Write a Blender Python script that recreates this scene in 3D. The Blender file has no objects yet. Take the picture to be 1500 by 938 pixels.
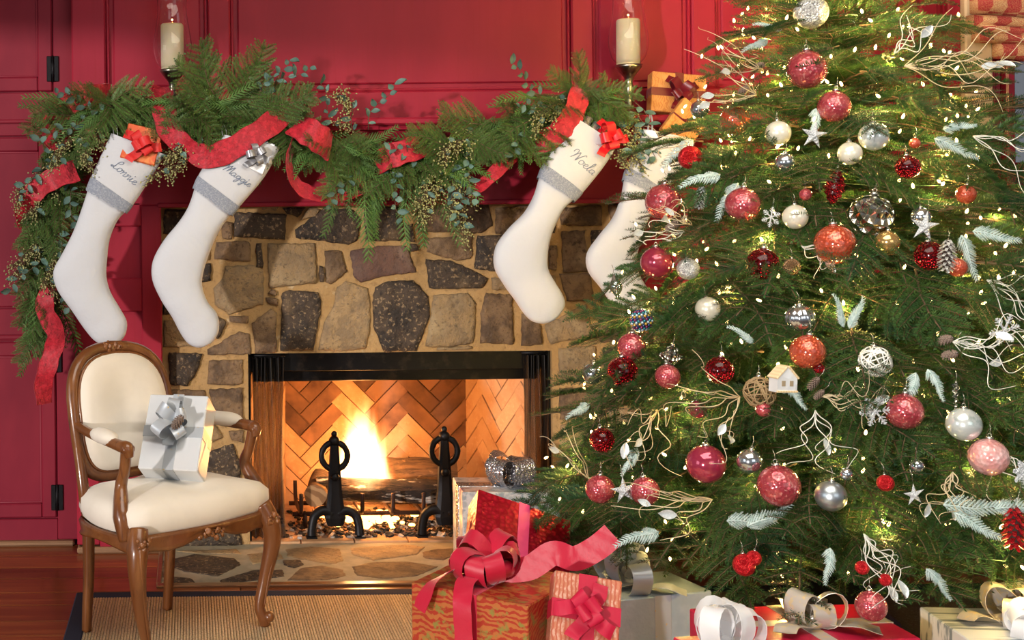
import bpy, math, random
from mathutils import Vector, Matrix, Euler, noise as mnoise
random.seed(7)
V = Vector; PI = math.pi
SC = bpy.context.scene; COL = SC.collection

# ---------------------------------------------------------------- camera
FPX, D0, CH, VX, VY, ROLL = 1840.0, 4.784, 1.30, 277.0, 300.0, math.radians(0.6)
cam = bpy.data.cameras.new('camera'); camo = bpy.data.objects.new('camera', cam); COL.objects.link(camo)
camo.location = (0, -D0, CH); camo.rotation_euler = (PI/2, ROLL, 0)
cam.sensor_fit = 'HORIZONTAL'; cam.sensor_width = 36.0; cam.lens = FPX/1500*36
cam.shift_x = (750-VX)/1500; cam.shift_y = (VY-469)/1500
cam.clip_start = 0.05; cam.clip_end = 60
SC.camera = camo

# ---------------------------------------------------------------- world, lights, exposure
SC.view_settings.view_transform = 'Standard'; SC.view_settings.look = 'None'
SC.view_settings.exposure = 0.0; SC.view_settings.gamma = 1.0; SC.view_settings.use_curve_mapping = False
wd = bpy.data.worlds.new('world'); SC.world = wd; wd.use_nodes = True
wd.node_tree.nodes['Background'].inputs[0].default_value = (0.95, 0.95, 1.0, 1)
wd.node_tree.nodes['Background'].inputs[1].default_value = 0.18
def area(name, loc, target, sx, sy, power, col, spread=PI):
    l = bpy.data.lights.new(name, 'AREA'); l.shape = 'RECTANGLE'; l.size = sx; l.size_y = sy
    l.energy = power; l.color = col; l.spread = spread
    o = bpy.data.objects.new(name, l); COL.objects.link(o); o.location = loc
    o.rotation_euler = (V(target)-V(loc)).to_track_quat('-Z', 'Y').to_euler(); return o
# daylight from a tall window on the viewer's left, a second window behind the viewer, and an added overhead fill
area('window_daylight', (-3.6, -3.4, 1.9), (0.9, 0.0, 0.9), 1.6, 2.0, 26, (0.86, 0.94, 1.0))
area('rear_window_daylight', (2.6, -6.6, 2.2), (1.0, 0.0, 0.9), 2.6, 1.8, 26, (0.95, 0.97, 1.0))
sun = bpy.data.lights.new('low_sun', 'SUN'); sun.energy = 2.5; sun.angle = math.radians(2.2); sun.color = (1.0, 0.90, 0.84)
suno = bpy.data.objects.new('low_sun', sun); COL.objects.link(suno); suno.location = (-4, -4, 3)
suno.rotation_euler = V((0.62, 0.78, -0.065)).to_track_quat('-Z', 'Y').to_euler()

area('overhead_fill', (0.9, -2.6, 2.70), (0.9, -2.4, 0), 2.2, 2.0, 78, (1.0, 0.92, 0.80))  # added top-down fill without a known fixture, brightens the rug and floor

# ---------------------------------------------------------------- pixel helpers (photo frame 1500 x 938)
_c, _s = math.cos(ROLL), math.sin(ROLL)
def ray(x, y):
    u, w = x-VX, VY-y
    return V(((u*_c+w*_s)/FPX, 1.0, (-u*_s+w*_c)/FPX))
def at(x, y, Y):                                    # point on the ray through a pixel at wall distance Y
    return V((0, -D0, CH))+ray(x, y)*(D0+Y)
def onz(x, y, z):                                   # point on the ray at height z
    r = ray(x, y); return V((0, -D0, CH))+r*((z-CH)/r.z)
def mpp(Y): return (D0+Y)/FPX                       # metres per pixel at Y

# ---------------------------------------------------------------- materials
MATS = {}
def M(name, col, rough=.5, metal=0, layers=(), bump=(), rand=0.0, coord='Object', spec=.5, coat=0, sheen=0, trans=0, ior=1.45, emit=None, alpha=1.0, aniso=0, sss=0):
    if name in MATS: return MATS[name]
    m = bpy.data.materials.new(name); m.use_nodes = True; nt = m.node_tree; N = nt.nodes; L = nt.links
    b = N['Principled BSDF']; I = b.inputs
    def tex(kind, scale, detail=4):
        mp = N.new('ShaderNodeMapping'); L.new(vec, mp.inputs[0])
        mp.inputs['Scale'].default_value = scale if isinstance(scale, (tuple, list)) else (scale,)*3
        if kind == 'noise':
            t = N.new('ShaderNodeTexNoise'); t.inputs['Scale'].default_value = 1; t.inputs['Detail'].default_value = detail; t.inputs['Roughness'].default_value = .6; o = t.outputs['Fac']
        elif kind == 'voro':
            t = N.new('ShaderNodeTexVoronoi'); t.inputs['Scale'].default_value = 1; o = t.outputs['Distance']
        elif kind == 'cell':
            t = N.new('ShaderNodeTexVoronoi'); t.inputs['Scale'].default_value = 1; o = t.outputs['Color']
        elif kind == 'edge':
            t = N.new('ShaderNodeTexVoronoi'); t.feature = 'DISTANCE_TO_EDGE'; t.inputs['Scale'].default_value = 1; o = t.outputs['Distance']
        elif kind == 'wave':
            t = N.new('ShaderNodeTexWave'); t.inputs['Scale'].default_value = 1; t.inputs['Distortion'].default_value = detail; t.inputs['Detail'].default_value = 2; o = t.outputs['Fac']
        elif kind == 'ring':
            t = N.new('ShaderNodeTexWave'); t.wave_type = 'RINGS'; t.inputs['Scale'].default_value = 1; t.inputs['Distortion'].default_value = detail; o = t.outputs['Fac']
        elif kind == 'check':
            t = N.new('ShaderNodeTexChecker'); t.inputs['Scale'].default_value = 1; o = t.outputs['Fac']
        L.new(mp.outputs[0], t.inputs[0]); return o
    tc = N.new('ShaderNodeTexCoord'); oi = N.new('ShaderNodeObjectInfo')
    vec = tc.outputs[coord]
    if rand:
        vm = N.new('ShaderNodeVectorMath'); vm.operation = 'MULTIPLY_ADD'; vm.inputs[1].default_value = (1, 1, 1)
        sc = N.new('ShaderNodeVectorMath'); sc.operation = 'SCALE'; sc.inputs[0].default_value = (9.1, 5.7, 7.3); L.new(oi.outputs['Random'], sc.inputs['Scale'])
        L.new(vec, vm.inputs[0]); L.new(sc.outputs[0], vm.inputs[2]); vec = vm.outputs[0]
    I['Base Color'].default_value = (*col, 1); cur = None
    for (kind, scale, lo, hi, c2, *dt) in layers:
        o = tex(kind, scale, dt[0] if dt else 4)
        mr = N.new('ShaderNodeMapRange'); mr.interpolation_type = 'SMOOTHSTEP'; mr.inputs['From Min'].default_value = lo; mr.inputs['From Max'].default_value = hi
        L.new(o, mr.inputs['Value'])
        mx = N.new('ShaderNodeMix'); mx.data_type = 'RGBA'; L.new(mr.outputs[0], mx.inputs['Factor'])
        if cur is None: mx.inputs[6].default_value = (*col, 1)
        else: L.new(cur, mx.inputs[6])
        mx.inputs[7].default_value = (*c2, 1); cur = mx.outputs[2]
    if rand:
        hs = N.new('ShaderNodeHueSaturation'); mr = N.new('ShaderNodeMapRange'); L.new(oi.outputs['Random'], mr.inputs['Value'])
        mr.inputs['To Min'].default_value = 1-rand; mr.inputs['To Max'].default_value = 1+rand; L.new(mr.outputs[0], hs.inputs['Value'])
        if cur is None: hs.inputs['Color'].default_value = (*col, 1)
        else: L.new(cur, hs.inputs['Color'])
        cur = hs.outputs[0]
    if cur is not None: L.new(cur, I['Base Color'])
    I['Roughness'].default_value = rough; I['Metallic'].default_value = metal; I['Specular IOR Level'].default_value = spec; I['IOR'].default_value = ior
    I['Coat Weight'].default_value = coat; I['Coat Roughness'].default_value = .1; I['Transmission Weight'].default_value = trans; I['Alpha'].default_value = alpha
    if sheen: I['Sheen Weight'].default_value = sheen; I['Sheen Roughness'].default_value = .4
    if sss: I['Subsurface Weight'].default_value = sss; I['Subsurface Radius'].default_value = (.02, .012, .006)
    if emit: I['Emission Color'].default_value = (*emit[0], 1); I['Emission Strength'].default_value = emit[1]
    prev = None
    for (kind, scale, strength, dist, *dt) in bump:
        o = tex(kind, scale, dt[0] if dt else 4); bp = N.new('ShaderNodeBump'); bp.inputs['Strength'].default_value = strength; bp.inputs['Distance'].default_value = dist
        L.new(o, bp.inputs['Height'])
        if prev is not None: L.new(prev, bp.inputs['Normal'])
        prev = bp.outputs[0]
    if prev is not None: L.new(prev, I['Normal'])
    MATS[name] = m; return m

# ---------------------------------------------------------------- mesh builder
def frames(pts, up=None):
    n = len(pts); T = []
    for i in range(n):
        t = pts[min(i+1, n-1)]-pts[max(i-1, 0)]
        T.append(t.normalized() if t.length > 1e-9 else V((0, 0, 1)))
    if up is None: up = V((0, 0, 1)) if abs(T[0].z) < .9 else V((0, 1, 0))
    nn = (up-T[0]*up.dot(T[0])).normalized(); out = []
    for t in T:
        nn = nn-t*nn.dot(t); nn = nn.normalized() if nn.length > 1e-6 else t.orthogonal().normalized()
        out.append((t, nn, t.cross(nn)))
    return out
def spline(ctrl, n=8):
    P = [V(p) for p in ctrl]; out = []
    for i in range(len(P)-1):
        a, b, c, d = P[max(i-1, 0)], P[i], P[i+1], P[min(i+2, len(P)-1)]
        for k in range(n):
            t = k/n; out.append(.5*((2*b)+(c-a)*t+(2*a-5*b+4*c-d)*t*t+(3*b-a-3*c+d)*t**3))
    out.append(P[-1]); return out
def lerp_list(vals, n):
    out = []
    for i in range(n):
        t = i/(n-1)*(len(vals)-1); k = min(int(t), len(vals)-2); out.append(vals[k]+(vals[k+1]-vals[k])*(t-k))
    return out
class MB:
    def __init__(s): s.v, s.f, s.m, s.s = [], [], [], []
    def add(s, vs, fs, m=0, smooth=False):
        o = len(s.v); s.v += [V(p) for p in vs]
        for f in fs: s.f.append([i+o for i in f]); s.m.append(m); s.s.append(smooth)
        return s
    def box(s, c, size, rot=None, bev=0, m=0):
        x, y, z = [d/2 for d in size]; R = rot.to_matrix() if isinstance(rot, Euler) else (rot if rot else Matrix.Identity(3)); c = V(c)
        if bev <= 0:
            vs = [R@V((a*x, b*y, d*z))+c for a in (-1, 1) for b in (-1, 1) for d in (-1, 1)]
            return s.add(vs, [(0, 1, 3, 2), (4, 6, 7, 5), (0, 4, 5, 1), (2, 3, 7, 6), (0, 2, 6, 4), (1, 5, 7, 3)], m)
        b_ = min(bev, x*.9, y*.9, z*.9); vs = []
        for a in (-1, 1):
            for b in (-1, 1):
                for d in (-1, 1):
                    vs += [R@V((a*x, b*(y-b_), d*(z-b_)))+c, R@V((a*(x-b_), b*y, d*(z-b_)))+c, R@V((a*(x-b_), b*(y-b_), d*z))+c]
        def id(a, b, d, k): return ((a > 0)*4+(b > 0)*2+(d > 0))*3+k
        F = []
        for a in (-1, 1): F.append([id(a, -1, -1, 0), id(a, 1, -1, 0), id(a, 1, 1, 0), id(a, -1, 1, 0)][::a])
        for b in (-1, 1): F.append([id(-1, b, -1, 1), id(-1, b, 1, 1), id(1, b, 1, 1), id(1, b, -1, 1)][::b])
        for d in (-1, 1): F.append([id(-1, -1, d, 2), id(1, -1, d, 2), id(1, 1, d, 2), id(-1, 1, d, 2)][::d])
        for a in (-1, 1):
            for b in (-1, 1): F.append([id(a, b, -1, 0), id(a, b, -1, 1), id(a, b, 1, 1), id(a, b, 1, 0)][::a*b])
        for a in (-1, 1):
            for d in (-1, 1): F.append([id(a, -1, d, 0), id(a, 1, d, 0), id(a, 1, d, 2), id(a, -1, d, 2)][::a*d])
        for b in (-1, 1):
            for d in (-1, 1): F.append([id(-1, b, d, 1), id(-1, b, d, 2), id(1, b, d, 2), id(1, b, d, 1)][::b*d])
        for a in (-1, 1):
            for b in (-1, 1):
                for d in (-1, 1): F.append([id(a, b, d, 0), id(a, b, d, 1), id(a, b, d, 2)][::a*b*d])
        return s.add(vs, F, m)
    def tube(s, pts, r, n=8, closed=False, flat=None, up=None, m=0, smooth=True, cap=True):
        pts = [V(p) for p in pts]; k = len(pts); fr = frames(pts, up)
        if closed:
            fr = []
            for i in range(k):
                t = (pts[(i+1) % k]-pts[i-1]).normalized(); u = V(up) if up is not None else V((0, 0, 1)); nn = (u-t*u.dot(t)).normalized(); fr.append((t, nn, t.cross(nn)))
        rs = r if isinstance(r, (list, tuple)) else [r]*k
        if len(rs) != k: rs = lerp_list(list(rs), k)
        fl = flat if isinstance(flat, (list, tuple)) else [flat or 1.0]*k
        if len(fl) != k: fl = lerp_list(list(fl), k)
        vs = []
        for i in range(k):
            _, a, b = fr[i]
            for j in range(n):
                w = 2*PI*j/n; vs.append(pts[i]+a*(math.cos(w)*rs[i]*fl[i])+b*(math.sin(w)*rs[i]))
        F = []
        for i in range(k if closed else k-1):
            i2 = (i+1) % k
            for j in range(n): j2 = (j+1) % n; F.append((i*n+j, i*n+j2, i2*n+j2, i2*n+j))
        if cap and not closed: F += [list(range(n))[::-1], [(k-1)*n+j for j in range(n)]]
        return s.add(vs, F, m, smooth)
    def lathe(s, prof, n=24, loc=(0, 0, 0), rot=None, m=0, smooth=True, ripple=None):
        R = rot.to_matrix() if isinstance(rot, Euler) else (rot if rot else Matrix.Identity(3)); loc = V(loc); vs, F = [], []
        for (r, z) in prof:
            for j in range(n):
                w = 2*PI*j/n; q = r*(1+ripple(w, z) if ripple else 1); vs.append(R@V((q*math.cos(w), q*math.sin(w), z))+loc)
        for i in range(len(prof)-1):
            for j in range(n): j2 = (j+1) % n; F.append((i*n+j, i*n+j2, (i+1)*n+j2, (i+1)*n+j))
        if prof[0][0] > 1e-6: F.append(list(range(n))[::-1])
        if prof[-1][0] > 1e-6: F.append([(len(prof)-1)*n+j for j in range(n)])
        return s.add(vs, F, m, smooth)
    def ball(s, c, r, n=16, k=10, sc=(1, 1, 1), rot=None, m=0, smooth=True):
        prof = [(math.sin(PI*i/k), -math.cos(PI*i/k)) for i in range(k+1)]
        R = rot.to_matrix() if isinstance(rot, Euler) else (rot if rot else Matrix.Identity(3)); vs, F = [], []
        for (q, z) in prof:
            for j in range(n): w = 2*PI*j/n; vs.append(R@V((r*sc[0]*q*math.cos(w), r*sc[1]*q*math.sin(w), r*sc[2]*z))+V(c))
        for i in range(k):
            for j in range(n): j2 = (j+1) % n; F.append((i*n+j, i*n+j2, (i+1)*n+j2, (i+1)*n+j))
        return s.add(vs, F, m, smooth)
    def prism(s, poly, fn, d0, d1, m=0, dome=0, inset=0):
        """poly: 2-D outline; fn(x, y, depth) -> 3-D. Solid between depths d0 (back) and d1 (front), front edge inset."""
        n = len(poly); cx = sum(p[0] for p in poly)/n; cy = sum(p[1] for p in poly)/n
        vs = [fn(x, y, d0) for x, y in poly]+[fn(x, y, d1-(dome*.9 if inset else 0)) for x, y in poly]; F = [list(range(n))[::-1]]
        for i in range(n): j = (i+1) % n; F.append((i, j, n+j, n+i))
        if inset:
            vs += [fn(x+(cx-x)*inset, y+(cy-y)*inset, d1) for x, y in poly]
            for i in range(n): j = (i+1) % n; F.append((n+i, n+j, 2*n+j, 2*n+i))
            F.append([2*n+i for i in range(n)])
        else: F.append([n+i for i in range(n)])
        return s.add(vs, F, m)
    def ribbon(s, pts, side, w, th=.0012, m=0, smooth=True, sub=1):
        """flat band: pts along it, side vectors across it, width w (list), a little thickness"""
        pts = [V(p) for p in pts]; k = len(pts); W = w if isinstance(w, (list, tuple)) else [w]*k
        if len(W) != k: W = lerp_list(list(W), k)
        S = side if isinstance(side, list) else [side]*k; top, bot = [], []; C = (-.5, -.17, .17, .5); q = len(C)
        for i in range(k):
            t = (pts[min(i+1, k-1)]-pts[max(i-1, 0)]).normalized(); sd = V(S[i]); sd = (sd-t*sd.dot(t)).normalized(); nn = t.cross(sd)
            for c in C:
                p = pts[i]+sd*(W[i]*c)+nn*(W[i]*.025*math.sin(i*1.1+c*5)); top.append(p+nn*th/2); bot.append(p-nn*th/2)
        F = [(i*q+j, i*q+j+1, (i+1)*q+j+1, (i+1)*q+j) for i in range(k-1) for j in range(q-1)]
        s.add(top, F, m, smooth); s.add(bot, [f[::-1] for f in F], m, smooth)
        E = []; Fe = []
        for i in range(k): E += [top[i*q], bot[i*q], top[i*q+q-1], bot[i*q+q-1]]
        for i in range(k-1): o = 4*i; Fe += [(o, o+1, o+5, o+4), (o+2, o+6, o+7, o+3)]
        return s.add(E, Fe, m, False)
    def mesh(s, name, mats):
        me = bpy.data.meshes.new(name); me.from_pydata([tuple(p) for p in s.v], [], s.f)
        for mt in (mats if isinstance(mats, (list, tuple)) else [mats]): me.materials.append(mt)
        me.polygons.foreach_set('material_index', s.m); me.polygons.foreach_set('use_smooth', s.s); me.update(); return me
    def build(s, name, mats, parent=None, world=True, kind=None):
        """link as one object; verts are world coordinates unless world=False (then local to the parent)"""
        if parent is not None and world:
            mi = wmat(parent).inverted(); s.v = [mi@p for p in s.v]
        o = bpy.data.objects.new(name, s.mesh(name, mats)); COL.objects.link(o); o.parent = parent
        if kind: o['kind'] = kind
        return o
def wmat(o):
    m = o.matrix_basis.copy()
    return wmat(o.parent)@m if o.parent else m
def tag(o, label, cat=None, group=None, kind=None):
    o['label'] = label
    if cat: o['category'] = cat
    if group: o['group'] = group
    if kind: o['kind'] = kind
    return o
def thing(name, label, cat, loc=(0, 0, 0), rot=(0, 0, 0), group=None, kind=None):
    o = bpy.data.objects.new(name, None); COL.objects.link(o); o.location = loc; o.rotation_euler = rot; o.empty_display_size = .05
    return tag(o, label, cat, group, kind)
def inst(name, mesh, parent=None, mat4=None):
    o = bpy.data.objects.new(name, mesh); COL.objects.link(o); o.parent = parent
    if mat4 is not None: o.matrix_basis = mat4
    return o
def solo(mb, name, mats, label, cat, group=None, kind=None, origin=None):
    """one-mesh thing with its origin at its base"""
    xs = mb.v; lo = V((min(p.x for p in xs), min(p.y for p in xs), min(p.z for p in xs))); hi = V((max(p.x for p in xs), max(p.y for p in xs), max(p.z for p in xs)))
    o0 = V(origin) if origin is not None else V(((lo.x+hi.x)/2, (lo.y+hi.y)/2, lo.z)); mb.v = [p-o0 for p in mb.v]
    o = mb.build(name, mats); o.location = o0; return tag(o, label, cat, group, kind)
def clip_poly(poly, rect):
    x0, y0, x1, y1 = rect
    for (ax, val, sgn) in ((0, x0, 1), (0, x1, -1), (1, y0, 1), (1, y1, -1)):
        out = []
        for i in range(len(poly)):
            a, b = poly[i-1], poly[i]; da, db = (a[ax]-val)*sgn, (b[ax]-val)*sgn
            if da*db < 0: t = da/(da-db); out.append((a[0]+(b[0]-a[0])*t, a[1]+(b[1]-a[1])*t))
            if db >= 0: out.append(b)
        poly = out
        if len(poly) < 3: return []
    return poly
def poly_area(p): return .5*sum(p[i-1][0]*p[i][1]-p[i][0]*p[i-1][1] for i in range(len(p)))
def rough_poly(poly, step, amp, seed):
    rnd = random.Random(seed); out = []
    if poly_area(poly) < 0: poly = poly[::-1]
    n = len(poly)
    for i in range(n):
        a, b = poly[i], poly[(i+1) % n]; L_ = math.hypot(b[0]-a[0], b[1]-a[1]); k = max(1, int(L_/step))
        for j in range(k):
            t = (j+(.12 if j == 0 else 0))/k; out.append((a[0]+(b[0]-a[0])*t+rnd.uniform(-amp, amp), a[1]+(b[1]-a[1])*t+rnd.uniform(-amp, amp)))
    return out
# ================================================================ setting
RED = M('red_paint', (.28, .011, .030), .5, spec=.3, layers=[('noise', (3, 3, 1.2), .35, .7, (.34, .016, .038)), ('noise', (60, 60, 2), .5, .8, (.29, .012, .026))], bump=[('noise', (90, 90, 4), .08, .002)])
REDC = M('red_cabinet_paint', (.20, .010, .027), .5, spec=.3, layers=[('noise', (3, 3, 1.2), .35, .7, (.27, .018, .036))], bump=[('noise', (90, 90, 4), .08, .002)])
IRON = M('black_iron', (.012, .012, .014), .45, .6, bump=[('noise', 60, .25, .004)])
def wbox(p, name, x0, x1, z0, z1, y0, y1, mat, bev=.004):
    return MB().box(((x0+x1)/2, (y0+y1)/2, (z0+z1)/2), (x1-x0, y1-y0, z1-z0), bev=bev).build(name, mat, p)
def X_(x, Y): return at(x, 300, Y).x
def Z_(y, Y, x=585): return at(x, y, Y).z
# floor: pine planks parallel to the wall
PINE = M('pine_floor', (.20, .050, .012), .28, rand=.22, coat=.25,
         layers=[('noise', (1.5, 26, 26), .4, .72, (.33, .10, .025)), ('noise', (2.5, 70, 70), .55, .75, (.10, .022, .006)), ('noise', 5, .66, .72, (.07, .016, .006))], bump=[('noise', (2, 80, 80), .15, .002)])
fl = tag(MB().box((1.2, -2.6, -.055), (8.4, 6.4, .05)).build('floor', M('subfloor', (.05, .02, .01), .8)), 'red brown pine board floor around the sisal rug', 'floor', kind='structure')
y = .60; k = 0
while y > -2.2:
    w = .158 if k % 2 else .132; x = -2.9+(k*.83) % 1.7
    edges = [-3.0, x, x+2.35, x+4.6, 5.3]
    for a, b in zip(edges, edges[1:]):
        if b-a > .1: MB().box(((a+b)/2, y-w/2, -.015), (b-a-.0025, w-.0035, .03), bev=.002).build('plank', PINE, fl)
    y -= w; k += 1
# back wall: chimney breast panelling above the mantel and on to the window
YW, YP = -.06, -.032
ZT = 2.75
wb = thing('wall_back', 'red painted panelled chimney breast wall above the mantel', 'wall', (X_(585, YW), YW, 0), kind='structure')
zr = Z_(172, YW)-.14; z1 = Z_(133, YW)
XL = X_(107, YW); XR = X_(1411, YW)
wbox(wb, 'backing', XL, XR, zr, ZT, YP, .30, RED, 0)
def stile(x0, x1, z0=z1, zt=ZT): wbox(wb, 'stile', X_(x0, YW), X_(x1, YW), z0, zt, YW, YP+.002, RED, .006)
for a, b in ((107, 157), (307, 340), (840, 872), (1017, 1052), (1320, 1345), (1392, 1411)): stile(a, b)
wbox(wb, 'rail', XL, XR, zr, z1, YW, YP+.002, RED, .006)
for a, b in ((157, 307), (340, 840), (872, 1017), (1052, 1320), (1345, 1392)):
    x0, x1 = X_(a, YW)+.006, X_(b, YW)-.006
    wbox(wb, 'panel', x0+.022, x1-.022, z1+.028, ZT, YP-.010, YP+.002, RED, .010)
    m = MB(); m.tube([(x0, YP-.006, ZT), (x0, YP-.006, z1+.006), (x1, YP-.006, z1+.006), (x1, YP-.006, ZT)], .008, 8); m.build('bead_moulding', RED, wb)
# the lower wall behind tree and pilasters
wbox(wb, 'lower_wall', X_(1040, YW), XR, 0, zr, YW, .30, RED, 0)
wbox(wb, 'lower_wall', X_(915, YW)+.06, X_(1040, YW), 0, zr, .02, .30, RED, 0)
wbox(wb, 'lower_wall', XL, X_(250, YW), 0, zr, .02, .30, RED, 0)
wbox(wb, 'lower_wall', XR, X_(1720, YW), 0, .25, YW, .30, RED, 0)
for (xa, xb, ya, yb) in ((1100, 1230, 200, 470), (1260, 1390, 200, 470), (1100, 1230, 510, 780), (1260, 1390, 510, 780)):
    wbox(wb, 'panel', X_(xa, YW), X_(xb, YW), Z_(yb, YW), Z_(ya, YW), YW-.012, YW+.01, RED, .01)
# built-in cabinet left of the breast
YC = .035
cb = thing('built_in_cabinet', 'dark red built-in cupboard with black iron hinges beside the chimney breast', 'cabinet', (X_(30, YC), YC, 0))
xl, xr = X_(-90, YC), X_(112, YC)
wbox(cb, 'body', xl, xr, .02, ZT, YC+.016, .34, REDC, 0)
wbox(cb, 'face_stile', X_(80, YC), xr, .02, ZT, YC, YC+.03, REDC, .003)
for ya, yb in ((136, 199), (452, 499), (761, 800)):
    wbox(cb, 'face_rail', xl, X_(80, YC), Z_(yb, YC, 40), Z_(ya, YC, 40), YC, YC+.03, REDC, .003)
wbox(cb, 'ledge_moulding', xl, xr-.002, Z_(181, YC, 40), Z_(175, YC, 40), YC-.012, YC+.01, REDC, .004)
wbox(cb, 'ledge_moulding', xl, xr-.002, Z_(497, YC, 40), Z_(490, YC, 40), YC-.012, YC+.01, REDC, .004)
for ya, yb, hin in ((-60, 134, (101,)), (201, 450, ()), (501, 759, (527, 729))):
    xd0, xd1, zd0, zd1 = xl, X_(78.5, YC), Z_(yb, YC, 40), Z_(ya, YC, 40)
    w = .055
    d = wbox(cb, 'door', xd0, xd1, zd0, zd1, YC+.012, YC+.03, REDC, .002)
    for nm, a, b, c, e in (('door_stile', xd1-w, xd1, zd0, zd1), ('door_rail', xd0, xd1-w, zd0, zd0+w), ('door_rail', xd0, xd1-w, zd1-w, zd1)):
        wbox(d, nm, a, b, c, e, YC-.002, YC+.014, REDC, .005)
    m = MB(); m.tube([(xd0, YC+.010, zd0+w+.003), (xd1-w-.003, YC+.010, zd0+w+.003), (xd1-w-.003, YC+.010, zd1-w-.003), (xd0, YC+.010, zd1-w-.003)], .006, 8); m.build('bead_moulding', REDC, d)
    for hy in hin:
        hz = Z_(hy, YC, 80); hx = X_(79.5, YC); m = MB()
        m.box((hx-.014, YC-.004, hz), (.018, .005, .098), bev=.002); m.box((hx+.014, YC-.004, hz), (.018, .005, .098), bev=.002); m.box((hx, YC-.005, hz), (.014, .005, .045), bev=.002)
        m.tube([(hx, YC-.006, hz-.05), (hx, YC-.006, hz+.05)], .0045, 10); m.build('hinge', IRON, d)
bs = M('floor_moulding_wood', (.30, .17, .09), .5, layers=[('noise', (3, 60, 60), .4, .7, (.18, .09, .045))])
tag(MB().box(((xl+xr)/2-.02, YC-.005, .01), (xr-xl, .04, .02), bev=.006).build('baseboard_left', bs), 'thin unpainted wooden strip along the foot of the built-in cupboard', 'baseboard', kind='structure')
# right: window with cream casing, red sash and a checked roman shade
CREAM = M('cream_trim', (.58, .45, .30), .5, bump=[('noise', 40, .05, .002)])
wn = thing('window_1', 'tall window with cream casing and red sash behind the tree', 'window', (X_(1470, YW), YW, .3), kind='structure')
xa, xb = X_(1411, YW), X_(1451, YW); zlo = .35
wbox(wn, 'casing', xa, xb, zlo, ZT, YW-.025, .10, CREAM, .006)
wbox(wn, 'casing', xa, X_(1720, YW), zlo-.1, zlo, YW-.04, .10, CREAM, .006)
SASH = M('red_sash_paint', (.20, .008, .022), .22, coat=.4)
for a, b, ys in ((1451, 1462, YW+.0), (1462, 1474, YW+.02), (1476, 1489, YW-.005)):
    wbox(wn, 'sash_stile', X_(a, YW), X_(b, YW), zlo, ZT, ys, .10, SASH, .006)
wbox(wn, 'sash_stile', X_(1610, YW), X_(1640, YW), zlo, ZT, YW, .10, SASH, .006)
for ya, yb in ((-120, -95), (84, 90), (238, 262), (440, 462), (640, 660)):
    wbox(wn, 'sash_rail', X_(1489, YW), X_(1610, YW), Z_(yb, YW, 1480), Z_(ya, YW, 1480), YW+.005, .07, SASH, .006)
GL = M('window_glass', (.9, .95, 1), .02, trans=1.0, ior=1.05)
for ya, yb in ((-95, 84), (90, 238), (462, 640)):
    wbox(wn, 'pane', X_(1489, YW), X_(1610, YW), Z_(yb, YW, 1480), Z_(ya, YW, 1480), .03, .034, GL, 0)
wbox(wn, 'lower_panel', X_(1489, YW), X_(1610, YW), Z_(440, YW, 1480), Z_(262, YW, 1480), .02, .05, SASH, .006)
wbox(wn, 'lower_panel', X_(1489, YW), X_(1610, YW), zlo, Z_(660, YW, 1480), .02, .05, SASH, .006)
CHK = M('buffalo_check', (.30, .018, .025), .85, layers=[('check', (19, 19, 19), .4, .6, (.52, .34, .16)), ('noise', 300, .45, .6, (.38, .12, .07))], bump=[('noise', 400, .2, .001)])
sh = thing('roman_shade', 'red and tan checked roman shade gathered at the window head', 'window shade', at(1470, 40, YW-.08))
for (ya, yb, dy, xo) in ((-60, -6, .055, 6), (-12, 24, .075, 0), (24, 42, .10, -6), (38, 52, .09, -2), (48, 64, .075, 2), (62, 88, .05, 32)):
    m = MB(); P = []
    x0, x1 = X_(1416+xo, YW), X_(1716-xo, YW); za, zb = Z_(ya, YW, 1450), Z_(yb, YW, 1450)
    n = 14; prof = [(0, zb+.004), (-.5*dy, zb), (-dy, zb+.3*(za-zb)), (-dy*.95, zb+.7*(za-zb)), (-.4*dy, za), (0, za)]
    vs = []; F = []
    for i in range(n+1):
        t = i/n; x = x0+(x1-x0)*t; sag = -.022*math.sin(PI*t)+.003*math.sin(t*21+ya)
        for (py, pz) in prof: vs.append((x, YW-.03+py, pz+sag*(1 if ya > -40 else 0)))
    K = len(prof)
    for i in range(n):
        for j in range(K-1): F.append((i*K+j, (i+1)*K+j, (i+1)*K+j+1, i*K+j+1))
    F += [list(range(K)), [n*K+j for j in range(K)]]
    m.add(vs, F, 0, True); m.build('fold', CHK, sh)
# room shell out of view: wall on the left whose window head shades the upper panels, and the ceiling
wl = thing('wall_left', 'plain cream wall over the tall window opening opposite the tree', 'wall', (-2.7, -2.5, 0), kind='structure')
WP = M('cream_plaster', (.62, .56, .48), .8)
XO = -2.7; ZH = 2.19
MB().box((XO-.06, -2.6, (ZH+2.75)/2), (.12, 5.6, 2.75-ZH)).build('window_head', WP, wl)
MB().box((XO-.06, .12, 1.37), (.12, .5, 2.75)).build('pier', WP, wl)
tag(MB().box((1.2, -2.6, 2.80), (8.4, 6.4, .10)).build('ceiling', WP), 'plain cream plaster ceiling over the room', 'ceiling', kind='structure')

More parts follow.
